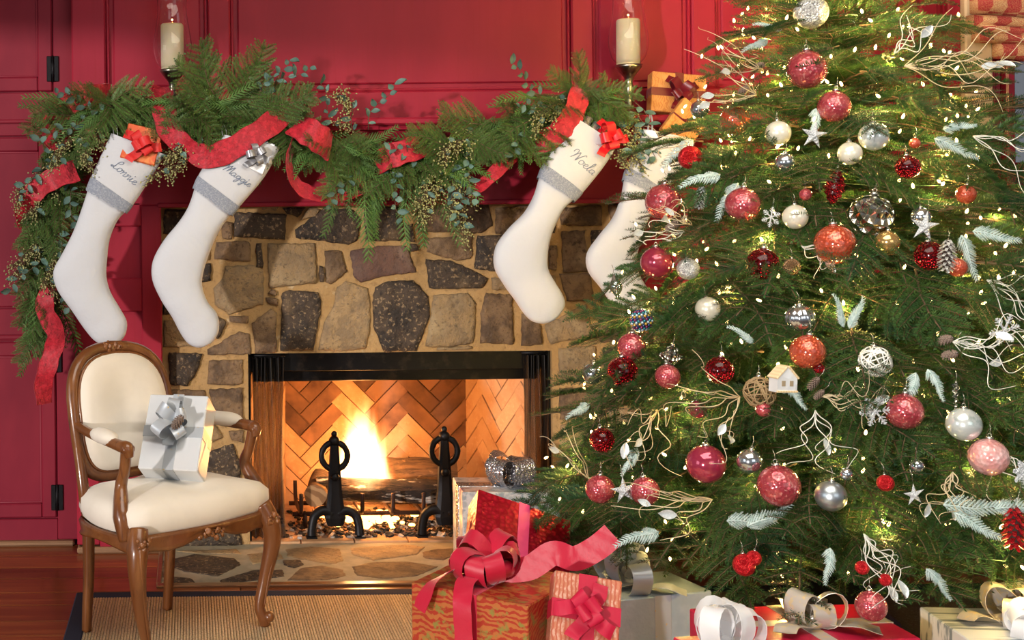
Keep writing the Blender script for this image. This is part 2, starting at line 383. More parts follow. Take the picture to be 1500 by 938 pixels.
# ================================================================ fireplace
MORT = M('tan_mortar', (.36, .22, .085), .85, layers=[('noise', 6, .35, .65, (.44, .28, .12)), ('noise', 45, .5, .75, (.25, .15, .06)), ('noise', 18, .62, .75, (.50, .38, .22))], bump=[('noise', 30, .6, .012), ('noise', 120, .3, .003)])
def stone_mat(name, c, dk, lt, spk):
    return M(name, c, .75, rand=.15, layers=[('noise', 14, .4, .62, dk), ('noise', 7, .5, .72, lt), ('noise', 75, .54, .68, spk), ('noise', 34, .60, .72, dk)], bump=[('noise', 22, .8, .02), ('noise', 90, .55, .006)])
ST = [stone_mat('dark_fieldstone', (.062, .042, .028), (.022, .017, .014), (.15, .10, .055), (.26, .18, .10)),
      stone_mat('brown_fieldstone', (.20, .125, .066), (.085, .052, .030), (.30, .20, .11), (.11, .065, .035)),
      stone_mat('tan_fieldstone', (.32, .215, .105), (.21, .145, .08), (.38, .28, .15), (.17, .12, .07)),
      stone_mat('mauve_fieldstone', (.15, .080, .058), (.09, .05, .042), (.22, .14, .10), (.10, .06, .05))]
S_WALL = [
 (0,[(241,308),(279,308),(279,342),(241,342)]),(0,[(345,312),(418,315),(415,350),(345,346)]),(1,[(326,326),(340,326),(340,350),(325,349)]),
 (0,[(414,305),(446,305),(436,318),(421,314)]),(0,[(435,338),(473,307),(514,308),(526,323),(522,351),(509,358),(476,353),(436,348)]),
 (1,[(317,355),(364,354),(367,382),(316,380)]),(0,[(374,357),(383,357),(386,391),(376,391)]),(2,[(394,359),(460,358),(463,413),(396,420)]),
 (1,[(476,368),(499,369),(508,397),(486,415),(478,413)]),(0,[(467,390),(474,390),(475,413),(468,413)]),
 (2,[(330,392),(368,390),(384,397),(384,444),(337,459),(317,446),(314,423),(327,410)]),(1,[(389,436),(407,437),(407,447),(391,444)]),
 (0,[(414,431),(425,427),(465,429),(469,449),(458,510),(412,511),(414,469)]),(2,[(494,423),(506,415),(538,425),(541,470),(535,508),(505,512),(468,510),(477,470),(490,450)]),
 (1,[(370,474),(396,454),(404,459),(404,515),(375,516)]),(1,[(304,513),(348,487),(364,490),(366,518),(307,520)]),(1,[(336,463),(364,463),(363,473),(337,472)]),
 (0,[(310,460),(332,472),(320,495),(308,490)]),(1,[(241,352),(275,352),(270,400),(241,400)]),(0,[(241,410),(290,410),(300,455),(241,460)]),
 (2,[(241,470),(285,470),(296,507),(241,507)]),(0,[(282,392),(309,386),(308,410),(290,415)]),(1,[(288,310),(318,310),(315,345),(290,348)]),(2,[(285,355),(308,357),(306,380),(283,385)]),
 (0,[(248,517),(295,519),(290,540),(275,564),(250,562)]),(1,[(307,529),(354,528),(355,562),(335,564),(306,562)]),(1,[(307,572),(354,570),(356,619),(331,624),(316,607)]),
 (0,[(295,668),(339,651),(352,680),(350,705),(303,698)]),(1,[(243,572),(298,572),(305,610),(262,614),(244,600)]),(2,[(262,622),(310,618),(325,640),(290,656),(250,655)]),
 (1,[(242,664),(285,664),(293,705),(243,705)]),(2,[(243,715),(300,712),(345,715),(352,758),(245,760)]),(0,[(258,772),(345,768),(354,800),(255,800)]),(1,[(335,632),(356,630),(356,648),(340,645)]),
 (0,[(534,306),(587,303),(589,351),(537,353)]),(1,[(615,306),(713,301),(719,330),(703,341),(615,339)]),(0,[(593,330),(604,327),(607,353),(595,353)]),(0,[(599,358),(609,357),(613,367),(601,369)]),
 (3,[(515,369),(553,362),(593,361),(607,399),(564,403),(531,413),(521,407)]),(1,[(727,306),(775,301),(775,343),(727,342)]),(1,[(623,350),(691,346),(689,378),(671,381),(628,370)]),
 (0,[(700,347),(735,345),(735,397),(696,393)]),(0,[(625,382),(660,383),(713,407),(703,422),(631,422)]),(2,[(720,407),(732,407),(745,423),(721,425)]),
 (0,[(551,423),(572,414),(603,413),(625,434),(627,461),(609,511),(564,513),(549,477),(548,439)]),(2,[(636,435),(684,431),(695,445),(692,501),(660,506),(625,506),(633,461)]),
 (1,[(711,431),(748,434),(751,503),(705,501),(705,461)]),(1,[(764,461),(788,463),(793,503),(764,506)]),(2,[(799,477),(857,447),(868,490),(807,503)]),
 (1,[(820,306),(879,301),(880,330),(823,330)]),(1,[(823,341),(855,339),(860,397),(825,397)]),(1,[(820,402),(864,401),(868,438),(831,441)]),(1,[(804,362),(814,360),(815,397),(803,394)]),
 (0,[(866,338),(893,338),(898,365),(870,392)]),(1,[(742,350),(795,350),(795,395),(744,395)]),(2,[(756,407),(812,405),(818,445),(760,447)]),(0,[(785,305),(812,303),(812,340),(785,342)]),
 (2,[(820,512),(870,507),(875,556),(820,558)]),(1,[(820,570),(880,568),(880,608),(822,613)]),(2,[(822,624),(866,622),(872,680),(822,682)]),(1,[(822,692),(876,690),(880,740),(820,742)]),(0,[(822,752),(880,750),(884,796),(822,797)]),
 (1,[(890,300),(928,300),(928,350),(902,350)]),(2,[(880,402),(928,362),(928,430),(884,440)]),(1,[(876,450),(928,444),(928,500),(880,500)]),(0,[(884,512),(928,510),(928,590),(890,590)]),(2,[(892,600),(928,600),(928,690),(888,690)]),(1,[(892,700),(928,700),(928,795),(894,795)]),
 (2,[(462,318),(468,306),(452,306),(440,322)]),(1,[(397,424),(405,426),(406,432),(392,430)]),(2,[(640,510),(690,507),(690,511),(640,513)]),(2,[(383,300),(410,300),(405,309),(386,308)])]
sf = thing('stone_fireplace', 'fieldstone fireplace surround with tan mortar around a herringbone brick firebox', 'fireplace', (X_(585, 0), 0, 0))
fx0, fx1 = X_(361, 0), X_(806, 0); fzt = Z_(516, 0); sx0, sx1 = X_(235, 0), X_(933, 0); szt = Z_(296, 0)+.03
m = MB()
for a, b, c, e in ((sx0, fx0, 0, szt), (fx1, sx1, 0, szt), (fx0, fx1, fzt, szt)): m.box(((a+b)/2, .06, (c+e)/2), (b-a, .12, e-c))
m.build('mortar_bed', MORT, sf)
def stone(poly, mi, i, fn, back, front, par, grow=1.06):
    c0x = sum(q[0] for q in poly)/len(poly); c0y = sum(q[1] for q in poly)/len(poly)
    p = rough_poly([(c0x+(q[0]-c0x)*grow, c0y+(q[1]-c0y)*grow) for q in poly], 5.5, 1.1, i); rnd = random.Random(i*7+1)
    n = len(p); cx = sum(q[0] for q in p)/n; cy = sum(q[1] for q in p)/n; mb = MB(); vs = []; F = []
    for ring, (ins, dep) in enumerate(((0, back), (0, front*.35), (.06, front*.8), (.22, front), (.6, front*1.08))):
        for (x, y) in p:
            xx, yy = x+(cx-x)*ins, y+(cy-y)*ins
            d = dep*(1+(.35*mnoise.noise(V((xx*.06, yy*.06, i*3.1))) if ring > 1 else 0))
            vs.append(fn(xx, yy, d))
    for r in range(4):
        for j in range(n): j2 = (j+1) % n; F.append((r*n+j, r*n+j2, (r+1)*n+j2, (r+1)*n+j))
    vs.append(fn(cx, cy, front*1.05))
    for j in range(n): F.append((4*n+j, 4*n+(j+1) % n, 5*n))
    mb.add(vs, F, 0, True); mb.build('stone', ST[mi], par)
for i, (mi, poly) in enumerate(S_WALL):
    stone(poly, mi, i, lambda x, y, d: at(x, y, 0)+V((0, -d, 0)), -.02, .012+.006*((i*37) % 5)/5, sf)
# firebox
FB = M('firebrick', (.50, .30, .16), .8, rand=.10, layers=[('noise', 9, .4, .7, (.42, .22, .10)), ('noise', 60, .5, .8, (.55, .36, .2))], bump=[('noise', 50, .3, .004)])
SOOT = M('sooty_firebrick', (.16, .075, .04), .85, rand=.25, layers=[('noise', 9, .4, .7, (.07, .03, .018)), ('noise', 3.5, .45, .6, (.25, .12, .06))], bump=[('noise', 50, .3, .004)])
FBJ = M('firebox_joint', (.10, .05, .03), .9)
bd = .62; bx0, bx1 = at(415, 600, bd).x, at(684, 600, bd).x; fy = .10; fzt2 = fzt+.03
def herring(par, o, ux, uy, w, h, L_=.205, W_=.066, gap=.0035, prefix='brick', rot=PI/4, soot=None):
    """bricks laid in herringbone on the rectangle o + u*ux + v*uy"""
    nrm = ux.cross(uy).normalized(); c, s = math.cos(rot), math.sin(rot); n = 3
    for i in range(-16, 17):
        for j in range(-16, 17):
            for hv in (0, 1):
                bx = (i*W_+j*L_) if True else 0
                # classic L-shaped tiling of 1x3 pieces
                px, py = i*W_+j*2*L_*.5, 0
                a0 = (i+j*n)*W_; b0 = (i-j*n)*W_
                if hv == 0: r = [(a0, b0), (a0+L_, b0), (a0+L_, b0+W_), (a0, b0+W_)]
                else: r = [(a0, b0+W_), (a0+W_, b0+W_), (a0+W_, b0+W_+L_), (a0, b0+W_+L_)]
                cx = sum(q[0] for q in r)/4; cy = sum(q[1] for q in r)/4
                r = [(q[0]-gap*math.copysign(.5, q[0]-cx), q[1]-gap*math.copysign(.5, q[1]-cy)) for q in r]
                p = [(q[0]*c-q[1]*s+w/2, q[0]*s+q[1]*c+h/2) for q in r]
                p = clip_poly(p, (.002, .002, w-.002, h-.002))
                if len(p) < 3 or abs(poly_area(p)) < .0004: continue
                u_ = sum(q[0] for q in p)/len(p)/w; v_ = sum(q[1] for q in p)/len(p)/h
                mt = SOOT if soot and soot(u_, v_) else FB
                mb = MB(); mb.prism(p, lambda x, y, d: o+ux*x+uy*y+nrm*d, -.004, .008+.0015*((i*7+j*5+hv) % 3), dome=.002, inset=.04); mb.build('brick', mt, par)
zb = 0.0; hB = fzt2-zb+.12
def fwall(name, p0, p1):
    d = (p1-p0); w = d.length; ux = d.normalized(); nrm = ux.cross(V((0, 0, 1)))
    q = MB().box(tuple((p0+p1)/2+V((0, 0, hB/2))-nrm*.02), (w, .04, hB), rot=Matrix(((ux.x, -ux.y, 0), (ux.y, ux.x, 0), (0, 0, 1)))).build(name, FBJ, sf); return q, p0, ux, w
q, o, ux, w = fwall('firebox_back', V((bx0, bd, 0)), V((bx1, bd, 0)))
herring(q, o, ux, V((0, 0, 1)), w, hB, soot=lambda u, v: v > (.36 if u < .28 else .60 if u < .55 else .40 if u < .9 else .30)+.05*math.sin(u*17))
q, o, ux, w = fwall('firebox_side', V((fx0+.005, fy, 0)), V((bx0, bd, 0)))
herring(q, o, ux, V((0, 0, 1)), w, hB)
q, o, ux, w = fwall('firebox_side', V((bx1, bd, 0)), V((fx1-.005, fy, 0)))
herring(q, o, ux, V((0, 0, 1)), w, hB)
# firebox floor of brick, smoke hood, steel lintel
m = MB(); n = 0; rows = 6
for r in range(rows):
    ya, yb_ = .0+r*.105, .0+(r+1)*.105; x = fx0-.01+(r % 2)*-.1
    while x < fx1:
        a, b = max(x, fx0-.005), min(x+.205, fx1+.005)
        if b-a > .02: MB().box(((a+b)/2, (ya+yb_)/2, -.004), (b-a-.004, yb_-ya-.004, .03), bev=.003).build('floor_brick', FB, sf)
        x += .205
MB().box(((fx0+fx1)/2, .34, -.022), (fx1-fx0+.02, .64, .03)).build('firebox_floor', FBJ, sf)
BLK = M('sooty_steel', (.010, .010, .011), .38, .7, layers=[('noise', 20, .5, .7, (.03, .024, .02))], bump=[('noise', 40, .2, .003)])
cxm = (fx0+fx1)/2
MB().box((cxm, .065, fzt-.038), (fx1-fx0, .02, .078), bev=.003).build('steel_lintel', BLK, sf)
MB().box((cxm, .13, fzt-.075), (fx1-fx0, .012, .10), bev=.003).build('smoke_guard', BLK, sf)
m = MB(); m.box((cxm, .36, fzt2+.14), (fx1-fx0+.1, .56, .02)); m.build('smoke_chamber', BLK, sf)
for sx in (fx0+.004, fx1-.004): MB().box((sx, .07, fzt/2), (.008, .10, fzt), bev=.001).build('side_trim', BLK, sf)
# hearth of flagstones, flush with the boards, walnut strip at its front
hz = .004; hf = onz(600, 852, hz).y; ht = thing('hearth', 'flat flagstone hearth set in pale mortar with a wooden edge strip', 'hearth', (cxm, hf/2, 0))
HM = M('hearth_mortar', (.30, .27, .19), .8, layers=[('noise', 12, .4, .65, (.38, .33, .24)), ('noise', 5, .5, .7, (.22, .22, .18))], bump=[('noise', 40, .4, .004)])
MB().box(((sx0+sx1)/2, (hf-.002)/2, -.008), (sx1-sx0, -.002-hf, .024)).build('mortar_bed', HM, ht)
HS = [stone_mat('slate_flag', (.15, .15, .13), (.09, .095, .09), (.24, .22, .18), (.20, .19, .16)), stone_mat('rust_flag', (.12, .075, .055), (.05, .045, .045), (.24, .13, .07), (.09, .07, .06)), stone_mat('grey_flag', (.24, .22, .18), (.15, .15, .13), (.32, .29, .23), (.2, .18, .15))]
S_H = [(0,[(252,821),(286,813),(341,819),(350,828),(317,844),(271,837),(254,831)]),(0,[(252,846),(280,848),(285,855),(252,857)]),(0,[(323,851),(372,836),(412,836),(413,845),(363,852),(329,855)]),
 (2,[(421,806),(455,802),(495,805),(501,822),(482,827),(424,816)]),(0,[(416,822),(439,821),(444,828),(430,833),(416,828)]),(1,[(424,850),(442,833),(473,830),(501,836),(504,844),(479,850)]),
 (2,[(516,804),(593,799),(620,802),(608,813),(547,821),(519,813)]),(1,[(519,831),(547,825),(596,824),(639,831),(608,844),(562,848),(525,843)]),(1,[(620,810),(636,806),(673,804),(669,813),(648,821),(623,818)]),
 (2,[(363,813),(408,810),(414,819),(370,827)]),(1,[(650,838),(690,826),(725,832),(705,846)]),(2,[(258,808),(345,806),(352,812),(290,811)]),(0,[(690,806),(740,803),(760,815),(700,822)]),(2,[(730,828),(800,818),(830,832),(750,842)]),
 (1,[(780,803),(850,800),(860,810),(800,814)]),(2,[(240,822),(250,826),(250,844),(238,846)])]
for i, (mi, poly) in enumerate(S_H):
    P3 = [onz(x, y, hz) for x, y in poly]
    stone([(p.x*400, p.y*400) for p in P3], mi, 500+i, lambda x, y, d: V((x/400, y/400, hz+d)), -.006, .003, ht)
WAL = M('oiled_wood_strip', (.14, .055, .02), .3, coat=.3, layers=[('noise', (3, 60, 60), .4, .7, (.20, .085, .035))])
MB().box(((sx0+sx1)/2, hf-.018, -.003), (sx1-sx0+.03, .036, .022), bev=.003).build('edge_strip', WAL, ht)
MB().box((sx0-.008, hf/2, -.003), (.018, -hf, .022), bev=.003).build('edge_strip', WAL, ht)

# mantel: shelf, stepped cornice, frieze board and pilasters
YF = -.085
mt = thing('mantelpiece', 'red painted mantelpiece with moulded shelf and panelled pilasters around the stonework', 'mantelpiece', (cxm, YF, 0))
ys = -.275; zs = Z_(172, ys); xs0 = X_(105, ys); xs1 = 2*cxm-xs0+.04
def course(name, xa, xb, z0, z1, yf, bev): MB().box(((xa+xb)/2, (yf+YW)/2, (z0+z1)/2), (xb-xa, YW-yf, z1-z0), bev=bev).build(name, RED, mt)
course('shelf', xs0, xs1, zs-.026, zs, ys, .006)
zc = Z_(228, YF, 200)
prof = [(0, .0), (.010, .0), (.014, .012), (.030, .020), (.060, .040), (.085, .062), (.100, .085), (.105, .098), (.130, .098), (.135, .118)]
m = MB(); sc = (zs-.026-zc)/.118; vs = []; F = []
for (py, pz) in prof:
    e = py; vs += [(xs0+.165-py, YW, zc+pz*sc), (xs0+.165-py, YF-py*1.25, zc+pz*sc), (xs1-.165+py, YF-py*1.25, zc+pz*sc), (xs1-.165+py, YW, zc+pz*sc)]
for i in range(len(prof)-1):
    for j in range(3): F.append((4*i+j, 4*i+j+1, 4*i+5+j, 4*i+4+j))
F += [(0, 1, 2, 3), [4*len(prof)-4+j for j in range(4)]]
m.add(vs, F); m.build('cornice', RED, mt)
pxl, pxr = X_(108, YF), 2*cxm-X_(108, YF)
zf0 = Z_(297, YF); 
wbox(mt, 'frieze_board', pxl, pxr, zf0, zs-.027, YF, YF+.06, RED, .003)
wbox(mt, 'frieze_bead', sx0-.01, sx1+.01, zf0-.010, zf0+.008, YF-.008, YF+.02, RED, .004)
def pilaster(xa, xb):
    xo = xa+.075 if xa < cxm else xa+.075
    wbox(mt, 'pilaster_board', xa, xb, .03, zf0, YF+.02, YF+.06, RED, 0)
    wbox(mt, 'pilaster_stile', xa, xa+.085, .03, zf0, YF, YF+.03, RED, .004)
    wbox(mt, 'pilaster_stile', xb-.075, xb, .03, zf0, YF, YF+.03, RED, .004)
    for ya, yb in ((297, 332), (408, 457), (640, 690), (775, 806)):
        wbox(mt, 'pilaster_rail', xa+.085, xb-.075, Z_(yb, YF, 180), Z_(ya, YF, 180), YF, YF+.03, RED, .004)
pilaster(pxl, sx0+.003); pilaster(sx1-.003, pxr)
for xa, xb in ((pxl, sx0), (sx1, pxr)): MB().box(((xa+xb)/2, YF+.02, .012), (xb-xa, .07, .024), bev=.006).build('plinth_strip', bs, mt)
# sisal rug with navy binding
SIS = M('sisal', (.46, .36, .20), .9, layers=[('wave', (160, 5, 5), .25, .6, (.24, .17, .085), 0.6), ('noise', 150, .5, .75, (.56, .46, .29)), ('noise', 70, .62, .75, (.14, .11, .08))], bump=[('wave', (160, 5, 5), .9, .006, .6), ('noise', (60, 160, 60), .5, .004)])
NAVY = M('navy_binding', (.012, .016, .035), .9, bump=[('noise', 300, .5, .002)])
c0 = onz(112, 869, .01); 
rg = thing('area_rug', 'ribbed tan sisal rug with navy bound edge under the chair', 'rug', (c0.x, c0.y, 0))
x1r = 3.2; y0r = -2.6; bw = .055
m = MB()
nx = 150; 
MB().box(((c0.x+bw+x1r)/2, (c0.y-bw+y0r)/2, .0035), (x1r-c0.x-bw, c0.y-bw-y0r, .011)).build('sisal_weave', SIS, rg)
rib = MB().tube([(0, 0, 0), (0, y0r-c0.y+bw, 0)], .0042, 6, flat=.8, up=V((0, 0, 1))).mesh('rib', M('sisal_rib', (.84, .70, .46), .9, rand=.1, layers=[('noise', (200, 130, 200), .45, .7, (.50, .37, .21)), ('noise', 60, .6, .75, (.70, .60, .40))], bump=[('noise', (60, 160, 60), .7, .004)]))
xx = c0.x+bw+.004; n = 0
while xx < 1.35 and n < 290:
    inst('rib', rib, rg, Matrix.Translation((xx-c0.x, -bw, .0085))); xx += .0089; n += 1
MB().box((c0.x+bw/2, (c0.y+y0r)/2, .005), (bw, c0.y-y0r, .015), bev=.004).build('binding', NAVY, rg)
MB().box(((c0.x+x1r)/2+bw/2, c0.y-bw/2, .005), (x1r-c0.x-bw, bw, .0145), bev=.004).build('binding', NAVY, rg)
# ================================================================ fire: andirons, grate, logs, flames, mesh curtain
def lip(a, b, t): return a+(b-a)*t
def andiron(px, pyc, label):
    Y = .07; c = at(px, pyc, Y); k = mpp(Y); base = V((c.x, Y, .012))
    t = thing('andiron', label, 'andiron', base)
    m = MB(); pts = [c+V((math.cos(a)*19*k, 0, math.sin(a)*20*k)) for a in [2*PI*i/28 for i in range(28)]]
    m.tube(pts, [.0115+.0012*(i % 4 == 0) for i in range(28)], 10, closed=True, up=V((0, 1, 0))); m.build('ring', IRON, t)
    m = MB(); m.ball(c+V((0, 0, 22*k)), .022, 14, 10, (1, 1, .9)); m.ball(c+V((0, 0, 32*k)), .012, 10, 8); m.build('knob', IRON, t)
    m = MB(); zt, zb_ = c.z+16*k, .055; vs = []; F = []
    ws = [(.5, .018, .016), (0.32, .021, .017), (.16, .026, .018), (0, .040, .020)]
    rows = [(zt, .015, .013), (c.z-22*k, .022, .016), (lip(zb_, c.z, .45), .027, .018), (zb_+.03, .040, .020), (zb_, .030, .018)]
    for (z, a, b) in rows:
        vs += [(c.x-a, Y-b*.6, z), (c.x-a*.55, Y-b, z), (c.x+a*.55, Y-b, z), (c.x+a, Y-b*.6, z), (c.x+a, Y+b, z), (c.x-a, Y+b, z)]
    for i in range(len(rows)-1):
        for j in range(6): F.append((6*i+j, 6*i+(j+1) % 6, 6*i+6+(j+1) % 6, 6*i+6+j))
    F += [list(range(6)), [6*len(rows)-6+j for j in range(6)]]
    m.add(vs, F); m.build('post', IRON, t)
    m = MB(); m.lathe([(0.0, 0), (.013, .002), (.018, .010), (.012, .022), (0, .024)], 12, c+V((0, -.004, -30*k)), Euler((PI/2, 0, 0))); m.build('collar', IRON, t)
    for s in (-1, 1):
        m = MB(); P = spline([(c.x+s*.01, Y, .10), (c.x+s*.045, Y, .112), (c.x+s*.078, Y-.005, .094), (c.x+s*.090, Y-.01, .055), (c.x+s*.092, Y-.012, .018)], 6)
        m.tube(P, [.021, .020, .018, .017, .019], 10); m.box((c.x+s*.093, Y-.014, .014), (.042, .044, .006), bev=.002); m.build('leg', IRON, t)
    m = MB(); m.tube([(c.x, Y+.01, .085), (c.x, Y+.30, .085), (c.x, Y+.32, .015)], .011, 8); m.build('billet_bar', IRON, t)
andiron(490, 668, 'black iron ring-top andiron before the flames, beside the grate end')
andiron(651, 661, 'black iron ring-top andiron beside the silver snowflake gift')
RUST = M('hot_iron', (.05, .025, .018), .6, .5, bump=[('noise', 70, .3, .003)])
gx = at(545, 740, .3).x
g = thing('fire_grate', 'low wrought iron log grate on the firebox floor', 'grate', (gx, .30, .012))
for i in range(6):
    x = gx-.30+i*.12; m = MB(); m.tube(spline([(x, .14, .16), (x, .155, .085), (x, .24, .075), (x, .40, .075), (x, .43, .15)], 5), .008, 8); m.build('bar', RUST, g)
for yy in (.20, .38):
    m = MB(); m.tube([(gx-.33, yy, .068), (gx+.33, yy, .068)], .009, 8); m.build('cross_bar', RUST, g)
for xx in (-.28, .28):
    for yy in (.20, .38): MB().tube([(gx+xx, yy, .068), (gx+xx, yy, .011)], .009, 8).build('foot', RUST, g)
BARK = M('charred_bark', (.035, .022, .015), .9, layers=[('noise', (18, 60, 60), .45, .6, (.012, .009, .008)), ('noise', (7, 26, 26), .58, .64, (.50, .45, .40)), ('noise', 30, .6, .7, (.10, .055, .03))], bump=[('noise', (14, 70, 70), 1.0, .02)])
BARK2 = M('brown_bark', (.13, .07, .035), .9, layers=[('noise', (10, 60, 60), .4, .65, (.05, .028, .016)), ('noise', 30, .6, .75, (.24, .14, .07))], bump=[('noise', (10, 80, 80), .9, .015)])
ENDG = M('log_end_grain', (.42, .24, .11), .85, layers=[('ring', (22, 22, 22), .3, .7, (.24, .12, .05), 2)], bump=[('noise', 60, .3, .003)])
def log(a, b, r, bark, label, seed):
    a, b = V(a), V(b); d = b-a; n = 14; k = 9; m = MB(); up = V((0, 0, 1)); fr = frames([a, b])[0]; vs = []; F = []
    for i in range(k):
        c = a+d*(i/(k-1))
        for j in range(n):
            w = 2*PI*j/n; q = r*(1+.16*mnoise.noise(V((math.cos(w)*1.3, math.sin(w)*1.3, i*.5+seed)))+.05*math.sin(3*w+seed)); vs.append(c+fr[1]*(math.cos(w)*q)+fr[2]*(math.sin(w)*q))
    for i in range(k-1):
        for j in range(n): j2 = (j+1) % n; F.append((i*n+j, i*n+j2, (i+1)*n+j2, (i+1)*n+j))
    mid = (a+b)/2; t = thing('log', label, 'log', (mid.x, mid.y, mid.z-r)); m.add(vs, F, 0, True); m.build('bark', bark, t)
    for c0, off in ((a, 0), (b, (k-1)*n)):
        MB().add([c0]+[vs[off+j] for j in range(n)], [(0, 1+j, 1+(j+1) % n) for j in range(n)]).build('cut_end', ENDG, t)
log(at(462, 716, .24), at(648, 722, .25), .047, BARK, 'charred front log with white ash flecks across the grate', 1)
log(at(548, 690, .39), at(668, 694, .36), .056, BARK2, 'smouldering brown log lying behind the charred log', 2)
log((at(462, 697, .17).x, .17, .145), (at(470, 697, .45).x, .45, .150), .045, BARK2, 'short split log with pale end at the grate corner', 3)
log((at(668, 706, .19).x, .19, .125), (at(648, 700, .46).x, .46, .135), .047, BARK2, 'short split log with pale end behind the second andiron', 4)
# ash and char on the firebox floor
rnd = random.Random(5); m = MB()
for i in range(900):
    x = rnd.gauss(at(560, 760, .2).x, .24); yv = .05+abs(rnd.gauss(.16, .12)); 
    if not (fx0+.05 < x < fx1-.05 and .04 < yv < .5): continue
    s = rnd.uniform(.004, .013); m.box((x, yv, .012+s*.3), (s*2, s*1.3, s*.7), Euler((rnd.uniform(-.5, .5), rnd.uniform(-.5, .5), rnd.uniform(0, 3))), m=rnd.choice((0, 0, 1, 2)))
o = m.build('ash_and_char', [M('char', (.02, .017, .015), .9), M('ash', (.42, .38, .34), .95), M('brown_char', (.16, .085, .045), .9)])
tag(o, 'scattered ash, char and bark crumbs below the grate', 'ash', kind='stuff')
m = MB(); ex = at(540, 752, .26)
for i in range(90):
    s = rnd.uniform(.008, .020); m.ball((ex.x+rnd.gauss(0, .075), .28+rnd.gauss(0, .05), .016+rnd.uniform(0, .02)), s, 6, 4, (1, .8, .6))
o = m.build('glowing_embers', M('ember', (.3, .08, .02), .9, emit=((1, .42, .10), 9), layers=[('noise', 50, .4, .6, (.02, .01, .01))]))
tag(o, 'glowing orange ember bed under the log grate', 'embers', kind='stuff')
# flames: emission inside a flame-shaped body of hot gas
def flame_mat():
    mt_ = bpy.data.materials.new('flame_gas'); mt_.use_nodes = True; nt = mt_.node_tree; N = nt.nodes; L = nt.links; N.remove(N['Principled BSDF'])
    def math_(op, a, b=None, c=None):
        n = N.new('ShaderNodeMath'); n.operation = op
        for i, v in enumerate((a, b, c)):
            if v is None: continue
            if isinstance(v, (int, float)): n.inputs[i].default_value = v
            else: L.new(v, n.inputs[i])
        return n.outputs[0]
    tc = N.new('ShaderNodeTexCoord'); sp = N.new('ShaderNodeSeparateXYZ'); L.new(tc.outputs['Object'], sp.inputs[0]); x, y, z = sp.outputs
    def nz(sc, det=3):
        mp = N.new('ShaderNodeMapping'); mp.inputs['Scale'].default_value = sc; L.new(tc.outputs['Object'], mp.inputs[0]); t = N.new('ShaderNodeTexNoise'); t.inputs['Scale'].default_value = 1; t.inputs['Detail'].default_value = det; L.new(mp.outputs[0], t.inputs[0]); return t.outputs['Fac']
    n1 = math_('SUBTRACT', nz((14, 14, 5)), .5); n2 = math_('SUBTRACT', nz((34, 34, 8), 4), .5)
    zn = math_('DIVIDE', z, .40)
    xs_ = math_('MULTIPLY_ADD', n1, math_('MULTIPLY', zn, .16), x)
    r = math_('SQRT', math_('ADD', math_('MULTIPLY', xs_, xs_), math_('MULTIPLY', y, y)))
    prof = math_('MULTIPLY', math_('POWER', math_('MAXIMUM', math_('SUBTRACT', 1.0, zn), 0.0), .6), .15)
    prof = math_('MULTIPLY_ADD', n2, math_('MULTIPLY_ADD', zn, .11, .03), prof)
    d = math_('SUBTRACT', prof, r); mr = N.new('ShaderNodeMapRange'); mr.interpolation_type = 'SMOOTHSTEP'; mr.inputs['From Min'].default_value = -.004; mr.inputs['From Max'].default_value = .06; L.new(d, mr.inputs['Value'])
    fade = N.new('ShaderNodeMapRange'); fade.inputs['From Min'].default_value = 1.0; fade.inputs['From Max'].default_value = .35; L.new(zn, fade.inputs['Value'])
    den = math_('MULTIPLY', math_('POWER', mr.outputs[0], 1.5), math_('POWER', fade.outputs[0], 1.2))
    rp = N.new('ShaderNodeValToRGB'); rp.color_ramp.elements[0].color = (1, .16, .015, 1); rp.color_ramp.elements[1].color = (1, .62, .26, 1); rp.color_ramp.elements[1].position = .55; L.new(den, rp.inputs[0])
    em = N.new('ShaderNodeEmission'); L.new(rp.outputs[0], em.inputs[0]); L.new(math_('MULTIPLY', den, 46.0), em.inputs[1]); L.new(em.outputs[0], N['Material Output'].inputs['Volume'])
    try: mt_.cycles.volume_step_rate = .2
    except Exception: pass
    return mt_
FLM = flame_mat()
fp = at(530, 705, .31); prof = [(0, -.02), (.12, -.015), (.18, .04), (.18, .12), (.15, .22), (.12, .32), (.08, .40), (0, .42)]
m = MB(); m.lathe(prof, 24); o = m.build('flame', FLM); o.location = (fp.x, .31, fp.z); tag(o, 'tall yellow white flame rising over the logs', 'flame')
for i, (dx, dy, dz, e, r) in enumerate(((0, -.10, .10, 8.5, .05), (.02, -.06, .22, 7.5, .05), (0, -.02, -.07, 4, .04))):
    l = bpy.data.lights.new('fire_light', 'POINT'); l.energy = e; l.color = (1, .40, .10); l.shadow_soft_size = r
    lo = bpy.data.objects.new('fire_light', l); COL.objects.link(lo); lo.location = (fp.x+dx, .31+dy, fp.z+dz)
